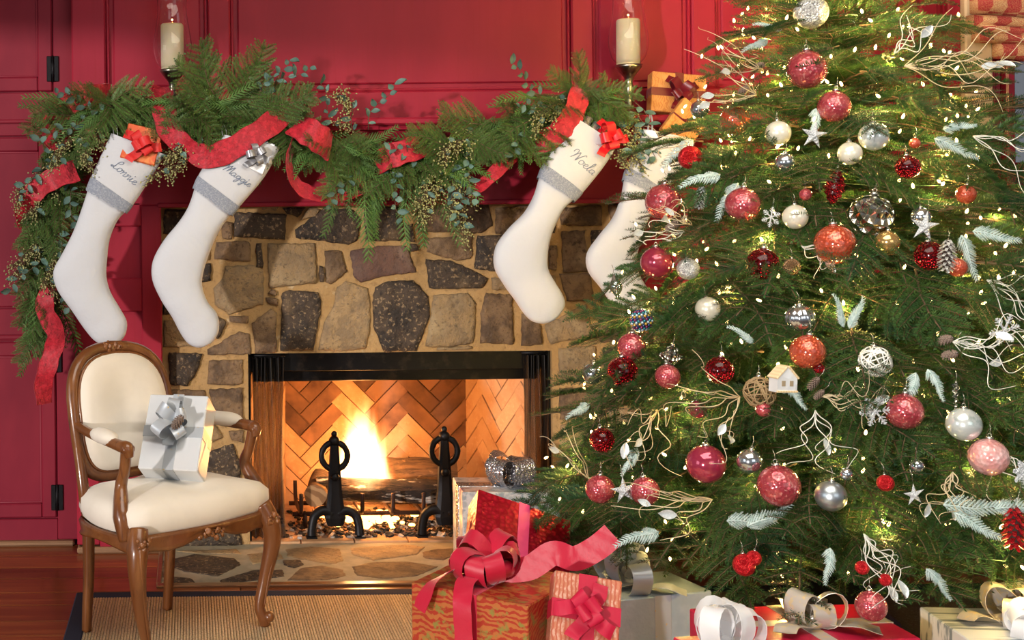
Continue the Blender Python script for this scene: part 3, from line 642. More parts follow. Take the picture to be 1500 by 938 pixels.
# woven mesh fire curtains, gathered at both sides
def mesh_mat():
    mt_ = bpy.data.materials.new('chain_mesh'); mt_.use_nodes = True; nt = mt_.node_tree; N = nt.nodes; L = nt.links; b = N['Principled BSDF']
    b.inputs['Base Color'].default_value = (.010, .008, .007, 1); b.inputs['Metallic'].default_value = .3; b.inputs['Roughness'].default_value = .5
    uv = N.new('ShaderNodeUVMap'); mp = N.new('ShaderNodeMapping'); L.new(uv.outputs[0], mp.inputs[0]); mp.inputs['Scale'].default_value = (1, 1, 1); mp.inputs['Rotation'].default_value = (0, 0, PI/4)
    w = []
    for dr in ('X', 'Y'):
        t = N.new('ShaderNodeTexWave'); t.bands_direction = dr; t.inputs['Scale'].default_value = 34; L.new(mp.outputs[0], t.inputs[0]); w.append(t.outputs['Fac'])
    mx = N.new('ShaderNodeMath'); mx.operation = 'MAXIMUM'; L.new(w[0], mx.inputs[0]); L.new(w[1], mx.inputs[1])
    gt = N.new('ShaderNodeMath'); gt.operation = 'GREATER_THAN'; gt.inputs[1].default_value = .36; L.new(mx.outputs[0], gt.inputs[0]); L.new(gt.outputs[0], b.inputs['Alpha']); return mt_
CM = mesh_mat()
def curtain(xa, xb, label):
    n, k = 70, 12; zt, zb_ = fzt-.02, .02; m = MB(); vs = []; F = []; uvs = []
    for i in range(n+1):
        t = i/n; x = xa+(xb-xa)*t
        for j in range(k+1):
            s = j/k; z = zt+(zb_-zt)*s
            vs.append((x+.006*math.sin(s*4+t*9), .035+.017*math.sin(t*2*PI*6+.4*math.sin(s*3)), z)); uvs.append((t*1.05, s*2.6))
    for i in range(n):
        for j in range(k): F.append((i*(k+1)+j, (i+1)*(k+1)+j, (i+1)*(k+1)+j+1, i*(k+1)+j+1))
    t = thing('mesh_curtain', label, 'fire screen', ((xa+xb)/2, .035, zb_)); m.add(vs, F, 0, True); o = m.build('mesh', CM, t)
    ul = o.data.uv_layers.new(name='uv')
    for lp in o.data.loops: ul.data[lp.index].uv = uvs[lp.vertex_index]
    MB().tube([(xa-.004, .035, zt+.008), (xb+.006, .035, zt+.008)], .005, 8).build('rod', IRON, t)
    m = MB()
    for i in range(7): m.tube([((xa+(xb-xa)*(i+.5)/7)+.008*math.cos(a), .035, zt+.006+.010*math.sin(a)) for a in [2*PI*q/10 for q in range(10)]], .0015, 5, closed=True, up=V((0, 1, 0)))
    m.build('hanging_rings', IRON, t)
curtain(X_(366, .03), X_(413, .03), 'gathered black chain mesh fire curtain beside the armchair')
curtain(X_(764, .03), X_(800, .03), 'gathered black chain mesh fire curtain beside the tree')
# ================================================================ armchair
WOOD = M('carved_walnut', (.14, .046, .013), .28, coat=.35, layers=[('noise', (20, 20, 4), .4, .7, (.22, .082, .024)), ('noise', (70, 70, 8), .55, .75, (.09, .03, .010))], bump=[('noise', 60, .08, .003)])
CARV = M('carved_detail', (.11, .036, .011), .32, coat=.35, layers=[('voro', 90, .1, .5, (.24, .09, .028))], bump=[('voro', 85, .9, .006)])
LINEN = M('cream_linen', (.78, .72, .62), .85, sheen=.3, layers=[('noise', 6, .4, .7, (.72, .66, .56))], bump=[('noise', 500, .25, .0006), ('noise', 7, .15, .01)])
FR, RL, RR = onz(388, 917, .012), onz(127, 925, .012), onz(245, 893, .012)
ANG = math.radians(39); ca, sa = math.cos(ANG), math.sin(ANG)
FLf = V((at(214, 600, 0).x, 0, 0)); d_ = (FR.y+D0)-.305; FLf = V(((214-VX-9)/FPX*d_, d_-D0, .012))
cen = (FR+FLf+RL+RR)/4
CHR = thing('armchair', 'carved walnut armchair with cream linen upholstery before the fireplace', 'armchair', (cen.x, cen.y, .0125), (0, 0, ANG))
def loc_(p): q = p-V((cen.x, cen.y, 0)); return V((q.x*ca+q.y*sa, -q.x*sa+q.y*ca, 0))
fl_, fr_, rl_, rr_ = loc_(FLf), loc_(FR), loc_(RL), loc_(RR)
hw = (fr_.x-fl_.x)/2; fcx = (fr_.x+fl_.x)/2; fyv = (fr_.y+fl_.y)/2; rw = (rr_.x-rl_.x)/2; rcx = (rr_.x+rl_.x)/2; ryv = (rr_.y+rl_.y)/2
print('CHAIR local', fl_, fr_, rl_, rr_)
def cb_(mb, name, mat, par=None): return mb.build(name, mat, par or CHR, world=False)
HF, HR = hw+.012, rw+.022                              # seat half widths front / rear
yF, yR = fyv+.01, ryv-.015
ZS = .335                                              # rail centre height
# seat outline (serpentine)
def seat_outline(grow=0.0, n=10):
    P = []
    for i in range(n+1):
        t = i/n; x = -HF+2*HF*t; P.append(V((fcx+x, yF-.028*math.sin(PI*t)-grow, 0)))
    for i in range(1, n+1):
        t = i/n; x = HF+(HR-HF)*t+.030*math.sin(PI*t); P.append(V((fcx+x+(rcx-fcx)*t+grow, yF+(yR-yF)*t, 0)))
    for i in range(1, n+1):
        t = i/n; x = HR-2*HR*t; P.append(V((rcx+x, yR+.014*math.sin(PI*t)+grow, 0)))
    for i in range(1, n):
        t = i/n; x = -HR+(HR-HF)*t-.030*math.sin(PI*t); P.append(V((rcx+(fcx-rcx)*t+x-grow, yR+(yF-yR)*t, 0)))
    return P
out = seat_outline(); nO = len(out); sc_ = V((fcx*.5+rcx*.5, (yF+yR)/2, 0))
# cushion
m = MB(); vs = []; F = []
for (ins, z) in ((.06, .345), (.0, .358), (-.035, .385), (-.03, .415), (.06, .438), (.22, .449), (.45, .457), (.75, .460)):
    for i, p in enumerate(out):
        q = p+(sc_-p)*ins; vs.append((q.x, q.y, z+.004*math.sin(i*.9)*(ins > .2)))
for r in range(7):
    for j in range(nO): j2 = (j+1) % nO; F.append((r*nO+j, r*nO+j2, (r+1)*nO+j2, (r+1)*nO+j))
vs.append((sc_.x, sc_.y, .461))
for j in range(nO): F.append((7*nO+j, 7*nO+(j+1) % nO, 8*nO))
m.add(vs, F, 0, True); cb_(m, 'seat', LINEN)
# seat rail: moulded band that dips between the legs
m = MB(); vs = []; F = []; K = 6
for j in range(nO):
    p = out[j]; q = out[(j+1) % nO]; n_ = ((q-out[j-1]).cross(V((0, 0, 1)))).normalized()
    fr = j/10.0; side = int(fr) % 4; t = fr-int(fr); arch = math.sin(PI*t)**1.3*(.022 if side != 2 else .01); drop = .010*math.cos(2*PI*t*2)*(side == 0)
    zb0, zt0 = ZS-.038+arch+drop, ZS+.014
    for (o_, z) in ((-.022, zb0), (.004, zb0), (.010, zb0+.008), (.004, zb0+.018), (.011, zt0-.006), (.004, zt0+.006)): vs.append(p+n_*o_+V((0, 0, z)))
for j in range(nO):
    j2 = (j+1) % nO
    for k in range(K): F.append((j*K+k, j2*K+k, j2*K+(k+1) % K, j*K+(k+1) % K))
m.add(vs, F, 0, True); cb_(m, 'seat_rail', WOOD)
def blob(c, r, n, seed, sc=(1, 1, 1)):
    rd = random.Random(seed); mb = MB()
    for i in range(n): mb.ball((c[0]+rd.uniform(-r, r)*sc[0], c[1]+rd.uniform(-r, r)*.3*sc[1], c[2]+rd.uniform(-r, r)*sc[2]), rd.uniform(.005, .010), 8, 6, (1, .8, 1))
    return mb
cb_(blob((fcx, yF-.037, ZS-.006), .045, 26, 3, (1, .6, .3)), 'front_carving', CARV)
# legs
def fleg(s, foot):
    kx, ky = fcx+s*HF, yF-.004; f = foot
    P = spline([(kx-s*.012, ky+.012, .37), (kx+s*.006, ky-.008, .315), (kx+s*.010, ky-.012, .25), (lip(kx, f.x, .6), lip(ky, f.y, .5)+.004, .14), (f.x-s*.012, f.y+.010, .06), (f.x-s*.002, f.y+.002, .022), (f.x, f.y, .0)], 6)
    m = MB(); m.tube(P, [.030, .032, .026, .019, .0155, .019, .015], 10); o = cb_(m, 'leg', WOOD)
    m = MB(); m.tube(spline([(kx+s*.012, ky-.030, .335), (kx+s*.014, ky-.036, .27), (lip(kx, f.x, .5), lip(ky, f.y, .5)-.017, .16), (f.x-s*.01, f.y-.008, .06)], 6), [.006, .005, .004, .003], 6); cb_(m, 'leg_bead', WOOD, o)
    b = blob((kx+s*.004, ky-.030, .335), .020, 14, 11+s); cb_(b, 'knee_carving', CARV, o)
    m = MB(); m.ball((f.x+s*.006, f.y-.012, .028), .017, 12, 8); cb_(m, 'scroll_foot', WOOD, o)
fleg(-1, fl_); fleg(1, fr_)
for s, f in ((-1, rl_), (1, rr_)):
    kx = rcx+s*(HR-.02); m = MB(); m.tube(spline([(kx, yR-.008, .37), (kx, yR-.004, .28), (kx+s*-.002, yR, .17), (lip(kx, f.x, .7), lip(yR, f.y, .6), .07), (f.x, f.y, 0)], 6), [.020, .019, .017, .016, .015], 4, up=V((1, 1, 0))); cb_(m, 'leg', WOOD)
# back: oval-topped frame leaning backwards
LEAN = .20; ZB0, ZB1 = .46, .825
def bk(u, z, off=0.0):                                  # u across, z height -> point on the leaning, slightly curved back
    return V((rcx+u, yR+.002+(z-.40)*LEAN-.55*u*u+off, z))
BW = .180
ring = []
for i in range(40):
    a = 2*PI*i/40; cx_, sx_ = math.cos(a), math.sin(a)
    e = .62 if sx_ > 0 else .45
    u = math.copysign(abs(cx_)**e, cx_)*(BW-.012*(sx_ < 0)*abs(sx_)); z = (ZB0+ZB1)/2+math.copysign(abs(sx_)**e, sx_)*(ZB1-ZB0)/2+.018*max(0, sx_)*(1-abs(cx_))
    ring.append(bk(u, z))
m = MB(); m.tube(ring, .019, 10, closed=True, up=V((0, -1, 0))); bfo = cb_(m, 'back_frame', WOOD)
rin = [p+(bk(0, (ZB0+ZB1)/2)-p)*.085+V((0, -.016, 0)) for p in ring]
m = MB(); m.tube(rin, .0055, 8, closed=True, up=V((0, -1, 0))); cb_(m, 'frame_bead', WOOD, bfo)
b = blob(tuple(bk(0, ZB1+.020, -.012)), .028, 24, 9, (1.2, .6, .5)); cb_(b, 'crest_carving', CARV, bfo)
m = MB(); vs = []; F = []; cpt = bk(0, (ZB0+ZB1)/2)
for (ins, off) in ((.05, .012), (.06, -.010), (.12, -.030), (.25, -.040), (.5, -.044), (.8, -.045)):
    for p in ring: q = p+(cpt-p)*ins; vs.append(q+V((0, off, 0)))
n = len(ring)
for r in range(5):
    for j in range(n): j2 = (j+1) % n; F.append((r*n+j, r*n+j2, (r+1)*n+j2, (r+1)*n+j))
vs.append(cpt+V((0, -.045, 0)))
for j in range(n): F.append((5*n+j, 5*n+(j+1) % n, 6*n))
m.add(vs, F, 0, True); cb_(m, 'backrest', LINEN)
for s in (-1, 1):                                       # stiles from seat rail up into the frame
    m = MB(); m.tube(spline([(rcx+s*(HR-.02), yR-.006, .34), bk(s*(BW-.004), .42), bk(s*(BW-.003), .50), bk(s*BW, .60)], 5), [.020, .018, .017, .017], 8); cb_(m, 'back_stile', WOOD)
# arms
for s in (-1, 1):
    za = .600
    p0 = bk(s*(BW+.0), .625, -.005); ax = fcx+s*(HF-.012); yfm = yF+.32*(yR-yF)
    P = spline([p0, (lip(p0.x, ax, .6), lip(p0.y, yfm, .40), za+.010), (ax+s*.012, yfm-.015, za), (ax+s*.010, yfm-.050, za-.004), (ax+s*.006, yfm-.058, za-.030)], 7)
    m = MB(); m.tube(P, [.013, .015, .017, .021, .012], 10); o = cb_(m, 'arm', WOOD)
    P = spline([(ax+s*.008, yfm-.045, za-.012), (ax+s*.004, yfm-.030, za-.07), (ax+s*.004, yfm-.012, za-.12), (ax+s*.026, yfm-.045, za-.195), (ax+s*.022, yfm-.060, za-.262)], 6)
    m = MB(); m.tube(P, [.017, .016, .018, .026, .020], 8); cb_(m, 'arm_post', WOOD, o)
    m = MB(); m.lathe([(0, -.019), (.010, -.018), (.012, 0), (.010, .018), (0, .019)], 12, (ax+s*.010, yfm-.056, za-.006), Euler((0, PI/2, 0))); cb_(m, 'arm_scroll', WOOD, o)
    q0 = V((lip(p0.x, ax, .55), lip(p0.y, yfm, .42), za+.016)); q1 = V((ax+s*.010, yfm+.005, za+.012)); m = MB()
    m.tube([q0+(q1-q0)*(i/10) for i in range(11)], [.006, .020, .026, .029, .030, .030, .030, .029, .026, .020, .006], 12, flat=.75); cb_(m, 'arm_pad', LINEN, o)
# ================================================================ stockings
COTT = M('white_cotton', (.56, .58, .61), .8, sheen=.2, bump=[('noise', 400, .2, .0006), ('noise', 9, .35, .02)])
FRNG = M('grey_fringe', (.24, .27, .33), .9, layers=[('noise', 200, .4, .7, (.38, .41, .47))], bump=[('noise', (500, 500, 60), .8, .003)])
THRD = M('blue_grey_thread', (.20, .25, .34), .7)
GLY = {'a': [(1, .85), (.6, 1), (.2, .8), (.1, .4), (.3, .05), (.6, .1), (.95, .5), (1, .9), (.98, .3), (1.1, .05), (1.4, .3)],
 'e': [(0, .3), (.5, .5), (.8, .75), (.6, 1), (.3, .85), (.2, .4), (.4, .05), (.8, .1), (1.1, .35)],
 'n': [(0, .8), (.15, 1), (.2, .6), (.2, 0), (.25, .5), (.6, 1), (.8, .9), (.8, .1), (.95, 0), (1.2, .3)],
 'i': [(0, .3), (.2, 1), (.2, .2), (.35, 0), (.6, .3)],
 'o': [(.6, 1), (.2, .85), (.1, .4), (.35, .02), (.75, .15), (.9, .6), (.6, 1), (.8, .9), (1.2, .8)],
 'l': [(0, .3), (.4, 1.3), (.5, 2.1), (.3, 2.2), (.2, 1.6), (.2, .3), (.4, 0), (.7, .3)],
 'g': [(1, .85), (.6, 1), (.2, .8), (.15, .4), (.4, .1), (.8, .4), (1, .9), (.95, -.4), (.7, -.95), (.4, -.8), (.6, -.3), (1.3, .3)],
 'L': [(.7, 1.4), (1.2, 1.7), (1.1, 2.2), (.7, 2.1), (.5, 1.5), (.55, .6), (.2, .05), (-.1, .2), (.3, .35), (.8, .0), (1.4, .25)],
 'M': [(-.4, 1.4), (-.3, 2.0), (.1, 2.1), (.25, 1.2), (0, 0), (.4, 1.2), (.9, 2.1), (.95, 1.2), (.85, .2), (1.2, 1.2), (1.7, 2.1), (1.7, .8), (1.75, .1), (2.1, .3)],
 'N': [(-.5, 1.3), (-.5, 2.0), (0, 2.1), (.2, 1.2), (0, 0), (.3, 1.2), (.6, 2.0), (.9, 1.0), (1.1, 0), (1.3, 1.2), (1.7, 2.2), (2.0, 2.0)]}
ADV = {'a': 1.35, 'e': 1.05, 'n': 1.15, 'i': .55, 'o': 1.1, 'l': .65, 'g': 1.3, 'L': 1.35, 'M': 2.05, 'N': 1.75}
YS = -.335
def stocking(pairs, label, name=None, base=None, ups=8.0, loop=None, T=.042):
    n = len(pairs); topL, topR = pairs[0]; cx_, cy_ = (topL[0]+topR[0])/2, (topL[1]+topR[1])/2
    org = at(cx_, cy_, YS); t = thing('christmas_stocking', label, 'stocking', org, group='stockings hung from the mantel')
    PL = spline([V((*p[0], 0)) for p in pairs], 4); PR = spline([V((*p[1], 0)) for p in pairs], 4); N_ = len(PL)
    def th(i): f = i/(N_-1); return T*(.55+.45*min(1, f*3.2))*min(1, math.sqrt(max(0, 1-((f-.35)/.66)**2)) if f > .35 else 1)+.004
    def shell(i0, i1, grow, seg=22):
        m = MB(); vs = []; F = []
        for i in range(i0, i1):
            L_, R_ = PL[i], PR[i]; mid = (L_+R_)/2; h = (R_-L_)/2
            for j in range(seg):
                a = 2*PI*j/seg; c, s = math.cos(a), math.sin(a); u = math.copysign(abs(c)**.85, c); q = mid+h*u*(1+grow*.5)
                wr = .004*mnoise.noise(V((q.x*.03, q.y*.03, grow*9+org.x)))
                vs.append(at(q.x, q.y, YS)+V((0, -math.copysign(abs(s)**.8, s)*(th(i)*(1+grow)+wr), 0)))
        k = i1-i0
        for i in range(k-1):
            for j in range(seg): j2 = (j+1) % seg; F.append((i*seg+j, i*seg+j2, (i+1)*seg+j2, (i+1)*seg+j))
        return m, vs, F, seg, k
    m, vs, F, seg, k = shell(2, N_, 0); vs.append(at((PL[-1].x+PR[-1].x)/2, (PL[-1].y+PR[-1].y)/2+1.2, YS))
    for j in range(seg): F.append(((k-1)*seg+j, (k-1)*seg+(j+1) % seg, k*seg))
    m.add(vs, F, 0, True); m.build('foot_and_leg', COTT, t)
    m, vs, F, seg, k = shell(0, 9, .10); m.add(vs, F, 0, True)
    m2, vs2, F2, seg, k = shell(0, 9, .04); m.add(vs2, [f[::-1] for f in F2], 0, True)
    cf = m.build('cuff', COTT, t)
    m = MB(); vs = []; F = []; rd = random.Random(int(cx_)); seg = 120
    for lev, (fi, g, jit) in enumerate(((7.6, .13, 0), (8.4, .17, 0), (9.6, .20, .35))):
        i = int(fi); f_ = fi-i; L_ = PL[i].lerp(PL[i+1], f_); R_ = PR[i].lerp(PR[i+1], f_)
        for j in range(seg):
            a = 2*PI*j/seg; c, s = math.cos(a), math.sin(a); jj = rd.uniform(-jit, jit)*3.0; mid = (L_+R_)/2; h = (R_-L_)/2
            dn = (PL[min(i+2, N_-1)]-PL[i-1]).normalized()*jj; q = mid+h*math.copysign(abs(c)**.85, c)*(1+g*.5)+dn
            vs.append(at(q.x, q.y, YS)+V((0, -math.copysign(abs(s)**.8, s)*th(i)*(1+g)-.001*(j % 2), 0)))
    for lev in range(2):
        for j in range(seg): j2 = (j+1) % seg; F.append((lev*seg+j, lev*seg+j2, (lev+1)*seg+j2, (lev+1)*seg+j))
    m.add(vs, F, 0, True); m.build('fringe_trim', FRNG, t)
    def front(x, y):
        best = min(range(10), key=lambda i: ((PL[i]+PR[i])/2-V((x, y, 0))).length); L_, R_ = PL[best], PR[best]; mid = (L_+R_)/2; h = (R_-L_)/2
        u = max(-.97, min(.97, (V((x, y, 0))-mid).dot(h)/h.length_squared)); c = abs(u)**(1/.85); s = math.sqrt(max(0, 1-c*c))
        return at(x, y, YS)+V((0, -(s**.8)*th(best)*1.12-.0012, 0))
    if name:
        (x0, y0), (x1, y1) = base; bx_ = V((x1-x0, y1-y0, 0)); tot = sum(ADV[c] for c in name); e = bx_/tot; up = V((e.y, -e.x, 0))*.98; pen = 0; m = MB()
        for ch in name:
            P = spline([V((g[0]+pen+g[1]*.28, g[1], 0)) for g in GLY[ch]], 4)
            m.tube([front(x0+e.x*p.x+up.x*p.y, y0+e.y*p.x+up.y*p.y) for p in P], .0012 if ch.islower() else .0014, 5)
            if ch == 'i': q = V((pen+.6, 1.55)); m.ball(front(x0+e.x*q.x+up.x*q.y, y0+e.y*q.x+up.y*q.y), .002, 6, 4)
            pen += ADV[ch]
        m.build('embroidered_name', THRD, cf)
    lp = loop or ((topL[0]+8, topL[1]+4), (topL[0]+10, topL[1]-26))
    a, b = at(*lp[0], YS), at(*lp[1], YS+.02); w = V((.006, 0, 0))
    m = MB(); m.ribbon([a-w, (a+b)/2-w*1.3, b, (a+b)/2+w*1.3, a+w], V((0, 1, 0)), .012, .0015); m.build('hanging_loop', COTT, t)
    return t
stocking([((165,196),(240,226)),((150,228),(218,262)),((134,263),(191,303)),((120,305),(173,322)),((107,340),(161,350)),((92,370),(157,380)),((78,398),(156,405)),((84,425),(162,428)),((105,455),(176,452)),((122,480),(186,472)),((137,498),(183,492)),((152,507),(172,504))],
 'white stocking holding the red gift, its toe above the armchair back', 'Lonnie', ((163, 243), (197, 272)), loop=((170, 200), (166, 172)))
stocking([((330,198),(408,216)),((308,233),(386,258)),((290,262),(346,306)),((277,300),(330,325)),((262,325),(318,345)),((240,352),(308,368)),((224,382),(299,395)),((223,410),(296,418)),((236,440),(304,442)),((252,465),(318,460)),((264,488),(321,482)),((275,503),(313,500)),((287,509),(300,508))],
 'white stocking with blue embroidery beside the silver gift, hanging over stonework', 'Maggie', ((326, 249), (364, 275)), loop=((330, 205), (326, 178)))
stocking([((840,172),(902,214)),((818,206),(881,246)),((795,246),(848,286)),((783,285),(826,305)),((768,312),(815,325)),((745,335),(806,348)),((726,362),(802,375)),((724,392),(803,395)),((738,418),(812,412)),((754,440),(824,432)),((766,458),(827,448)),((778,470),(815,466)),((790,474),(803,473))],
 'white stocking topped with silver tubes and a red bow', 'Noela', ((831, 230), (864, 258)), loop=((846, 180), (846, 160)))
stocking([((945,190),(1015,205)),((935,215),(995,250)),((918,250),(970,285)),((910,290),(958,305)),((898,320),(945,330)),((878,345),(938,350)),((860,372),(932,380)),((862,398),(935,400)),((880,422),(945,418)),((895,444),(958,438)),((908,462),(960,455)),((920,475),(948,470)),((930,478),(938,477))],
 'white stocking half hidden behind the tree branches', loop=((952, 196), (953, 164)))

# ================================================================ hurricane candle lamps on the mantel
PEW = M('pewter', (.36, .33, .28), .28, 1.0, layers=[('noise', 30, .45, .7, (.20, .17, .13))])
HGL = M('hurricane_glass', (1, 1, 1), .0, trans=1.0, ior=1.32)
WAX = M('ivory_wax', (.82, .72, .50), .5, sss=.3, layers=[('noise', 10, .4, .7, (.78, .66, .42))], bump=[('noise', 12, .3, .01)])
def hurricane(px, ybase, ycup, ytop, label, lit):
    Y = -.165; k = mpp(Y); zb_ = zs; c = at(px, ycup, Y); x = c.x; h = c.z-zb_; t = thing('hurricane_lamp', label, 'candle holder', (x, Y, zb_), group='hurricane lamps on the mantel')
    m = MB(); m.lathe([(0, 0), (.058, 0), (.060, .006), (.050, .013), (.030, .020), (.016, .030), (.012, h*.45), (.020, h*.58), (.013, h*.68), (.017, h*.80), (.034, h*.92), (.046, h), (.048, h+.008), (.043, h+.012), (.043, h+.006), (0, h+.004)], 32, (x, Y, zb_)); m.build('pewter_base', PEW, t)
    H = (ycup-ytop)*k; sh = [(.038, .012), (.046, .020), (.060, H*.12), (.070, H*.24), (.071, H*.33), (.064, H*.48), (.056, H*.64), (.054, H*.78), (.060, H*.92), (.070, H)]
    P = [(p.x, p.y) for p in spline([V((r, z, 0)) for r, z in sh], 5)]
    m = MB(); m.lathe(P+[(r-.002, z) for r, z in P[::-1]], 40, (x, Y, zb_+h)); m.build('glass_chimney', HGL, t)
    m = MB(); H2 = (ycup-42-(0 if ybase > 130 else -14))*k if False else .165
    m.lathe([(0, 0), (.041, 0), (.042, .02), (.042, H2-.006), (.038, H2), (.030, H2-.004), (.012, H2-.010), (0, H2-.012)], 28, (x-.001, Y, zb_+h+.012), ripple=lambda w, z: .02*math.sin(3*w+z*20)+.012*math.sin(7*w-z*31)); cd = m.build('candle', WAX, t)
    zt = zb_+h+.012+H2-.010
    MB().tube([(x, Y, zt), (x+.002, Y, zt+.014)], .0015, 6).build('wick', M('wick', (.02, .015, .01), .9), cd)
    m = MB(); m.lathe([(0, 0), (.0022, .002), (.0030, .005), (.0016, .011), (0, .016)], 10, (x+.001, Y, zt+.004)); m.build('flame', M('candle_flame', (1, .7, .3), .5, emit=((1, .55, .16), 3)), cd)
    l = bpy.data.lights.new('candle_light', 'POINT'); l.energy = lit; l.color = (1, .55, .2); l.shadow_soft_size = .003; lo = bpy.data.objects.new('candle_light', l); COL.objects.link(lo); lo.location = (x, Y, zt+.026)
hurricane(253, 138, 106, -22, 'hurricane lamp with lit ivory candle at the garland end over the stockings', .55)
hurricane(921, 125, 99, -30, 'hurricane lamp with lit ivory candle beside the gold mantel gift', .9)
# ================================================================ foliage meshes
def leafmat(name, c, c2, rand=.2, rough=.5): return M(name, c, rough, rand=rand, layers=[('noise', 30, .35, .7, c2)], sss=0)
FIRG = leafmat('fir_needle', (.065, .13, .028), (.11, .19, .040)); FIRD = leafmat('fir_needle_dark', (.028, .075, .030), (.05, .12, .04))
CEDR = leafmat('cedar_scale', (.075, .17, .030), (.11, .22, .05)); EUC = leafmat('eucalyptus_leaf', (.075, .15, .125), (.12, .21, .17), .25)
SEED = leafmat('eucalyptus_seed', (.38, .36, .15), (.28, .31, .12)); BRK = M('twig_bark', (.12, .075, .04), .8); FROST = M('frosted_sprig', (.52, .63, .60), .6, rand=.15, layers=[('noise', 80, .4, .7, (.32, .46, .43))])
def needle(mb, p, d, sd, L_, w, m):
    t = p+d*L_; q = p+d*(L_*.45); mb.add([p, q-sd*w, t, q+sd*w], [(0, 1, 2, 3)], m)
def dress(mb, pts, rnd, nl, step, m=1, k=4, w=.0013, fwd=.55, taper=True):
    """needles along a polyline twig"""
    fr = frames(pts); acc = 0
    for i in range(len(pts)-1):
        seg = (pts[i+1]-pts[i]).length; n = max(1, int(seg/step))
        for q in range(n):
            f = (i+q/n)/(len(pts)-1); p = pts[i].lerp(pts[i+1], q/n); t, a, b = fr[i]; sc = (1-.45*f*f) if taper else 1
            for j in range(k):
                an = [0, PI, .75, PI-.75, 1.6][j % 5]+rnd.uniform(-.25, .25); s = b*math.cos(an)+a*math.sin(an)
                d = (s*.85+t*fwd+V((rnd.uniform(-.12, .12), rnd.uniform(-.12, .12), rnd.uniform(-.12, .12)))).normalized(); needle(mb, p, d, d.cross(a).normalized() if abs(d.dot(a)) < .95 else b, nl*sc*rnd.uniform(.8, 1.15), w, m)
        # end tuft comes from the last segment
    p = pts[-1]; t, a, b = fr[-1]
    for j in range(6):
        s = a*rnd.uniform(-1, 1)+b*rnd.uniform(-1, 1); d = (t+s*.45).normalized(); needle(mb, p, d, b, nl*.6, w, m)
def fir_branch(L_, seed, nl=.017, droop=.12, gap=.050, step=.0042, sub=True, ang=.95, ratio=.42, k=4):
    rnd = random.Random(seed); mb = MB(); n = max(5, int(L_/.06)); main = []
    for i in range(n+1): f = i/n; main.append(V((.02*math.sin(f*4+seed), f*L_, -droop*L_*f*f+.03*L_*math.sin(f*PI))))
    mb.tube(main, [.0055*(L_/.6)**.5, .0018], 5, m=0); dress(mb, main[n//5:], rnd, nl, step, k=k)
    s = L_*.12
    while s < L_*.97:
        f = s/L_; i = min(int(f*n), n-1); p = main[i].lerp(main[i+1], f*n-i)
        for sd in (-1, 1):
            l2 = max(.035, (L_-s)*ratio*rnd.uniform(.8, 1.15)+.03); an = ang*rnd.uniform(.85, 1.1); d = V((sd*math.sin(an), math.cos(an), rnd.uniform(-.06, .10)))
            k2 = max(2, int(l2/.035)); P = [p+d*(l2*q/k2)+V((0, .10*l2*(q/k2)**2, -.10*l2*(q/k2)**2)) for q in range(k2+1)]
            mb.tube(P, [.0018, .0009], 3, m=0, cap=False); dress(mb, P, rnd, nl, step, k=k)
            if sub and l2 > .11:
                for q in range(1, k2, 2):
                    for s3 in (-1, 1):
                        d3 = (d*.62+V((-d.y*s3, d.x*s3, 0))*.75).normalized(); l3 = (l2*(1-q/k2))*.55+.015; P3 = [P[q]+d3*(l3*e/2) for e in range(3)]; dress(mb, P3, rnd, nl*.95, step, k=k)
        s += gap*rnd.uniform(.8, 1.2)
    return mb
def cedar_spray(L_, seed):
    rnd = random.Random(seed); mb = MB(); n = 8
    main = [V((.03*math.sin(i*.8+seed)*L_, L_*i/n, -.35*L_*(i/n)**2)) for i in range(n+1)]; mb.tube(main, [.003, .001], 4, m=1)
    for i in range(1, n+1):
        for sd in (-1, 1):
            for h in (0, .5):
                p = main[i-1].lerp(main[i], h); l2 = L_*.30*(1-(i-1+h)/n*.72)*rnd.uniform(.8, 1.1); d = V((sd*.62, .75, -.22*rnd.uniform(.5, 1.5))).normalized(); e = p+d*l2; mb.tube([p, p+d*(l2*.5), e+V((0, 0, -.12*l2))], [.0018, .0016, .0006], 4, m=1, cap=False)
                for q in range(1, 7):
                    for s3 in (-1, 1):
                        b = p+d*(l2*q/7); d3 = (d*.8+V((-d.y*s3, d.x*s3, 0))*.55).normalized(); l3 = l2*.30*(1-q/9)
                        mb.tube([b, b+d3*l3], [.0016, .0006], 3, m=1, cap=False)
    return mb
FIRM = [fir_branch(l, 40+i, nl=.018, gap=.032, droop=.15, sub=False, ratio=.45, k=4).mesh('fir_sprig', [BRK, FIRG]) for i, l in enumerate((.16, .20, .24))]
CEDM = [cedar_spray(l, 60+i).mesh('cedar_sprig', [BRK, CEDR]) for i, l in enumerate((.18, .24, .30))]
def leaf_mesh(name, L_, w, mat, fold=.25):
    mb = MB(); vs = []; F = []; k = 6
    for i in range(k+1): f = i/k; q = w*math.sin(PI*min(1, f*.94+.03))**.8; vs += [(-q, f*L_, fold*q), (0, f*L_, -.15*L_*f*f), (q, f*L_, fold*q)]
    for i in range(k): F += [(3*i, 3*i+1, 3*i+4, 3*i+3), (3*i+1, 3*i+2, 3*i+5, 3*i+4)]
    th = [V(p)+V((0, 0, -.0006)) for p in vs]; n = len(vs); mb.add(vs, F, 0, True); mb.add(th, [f[::-1] for f in F], 0, True); return mb.mesh(name, mat)
LEAFM = [leaf_mesh('leaf', .036, .011, EUC), leaf_mesh('leaf', .028, .011, EUC), leaf_mesh('leaf', .042, .010, EUC)]
SEEDB = MB(); _r = random.Random(2)
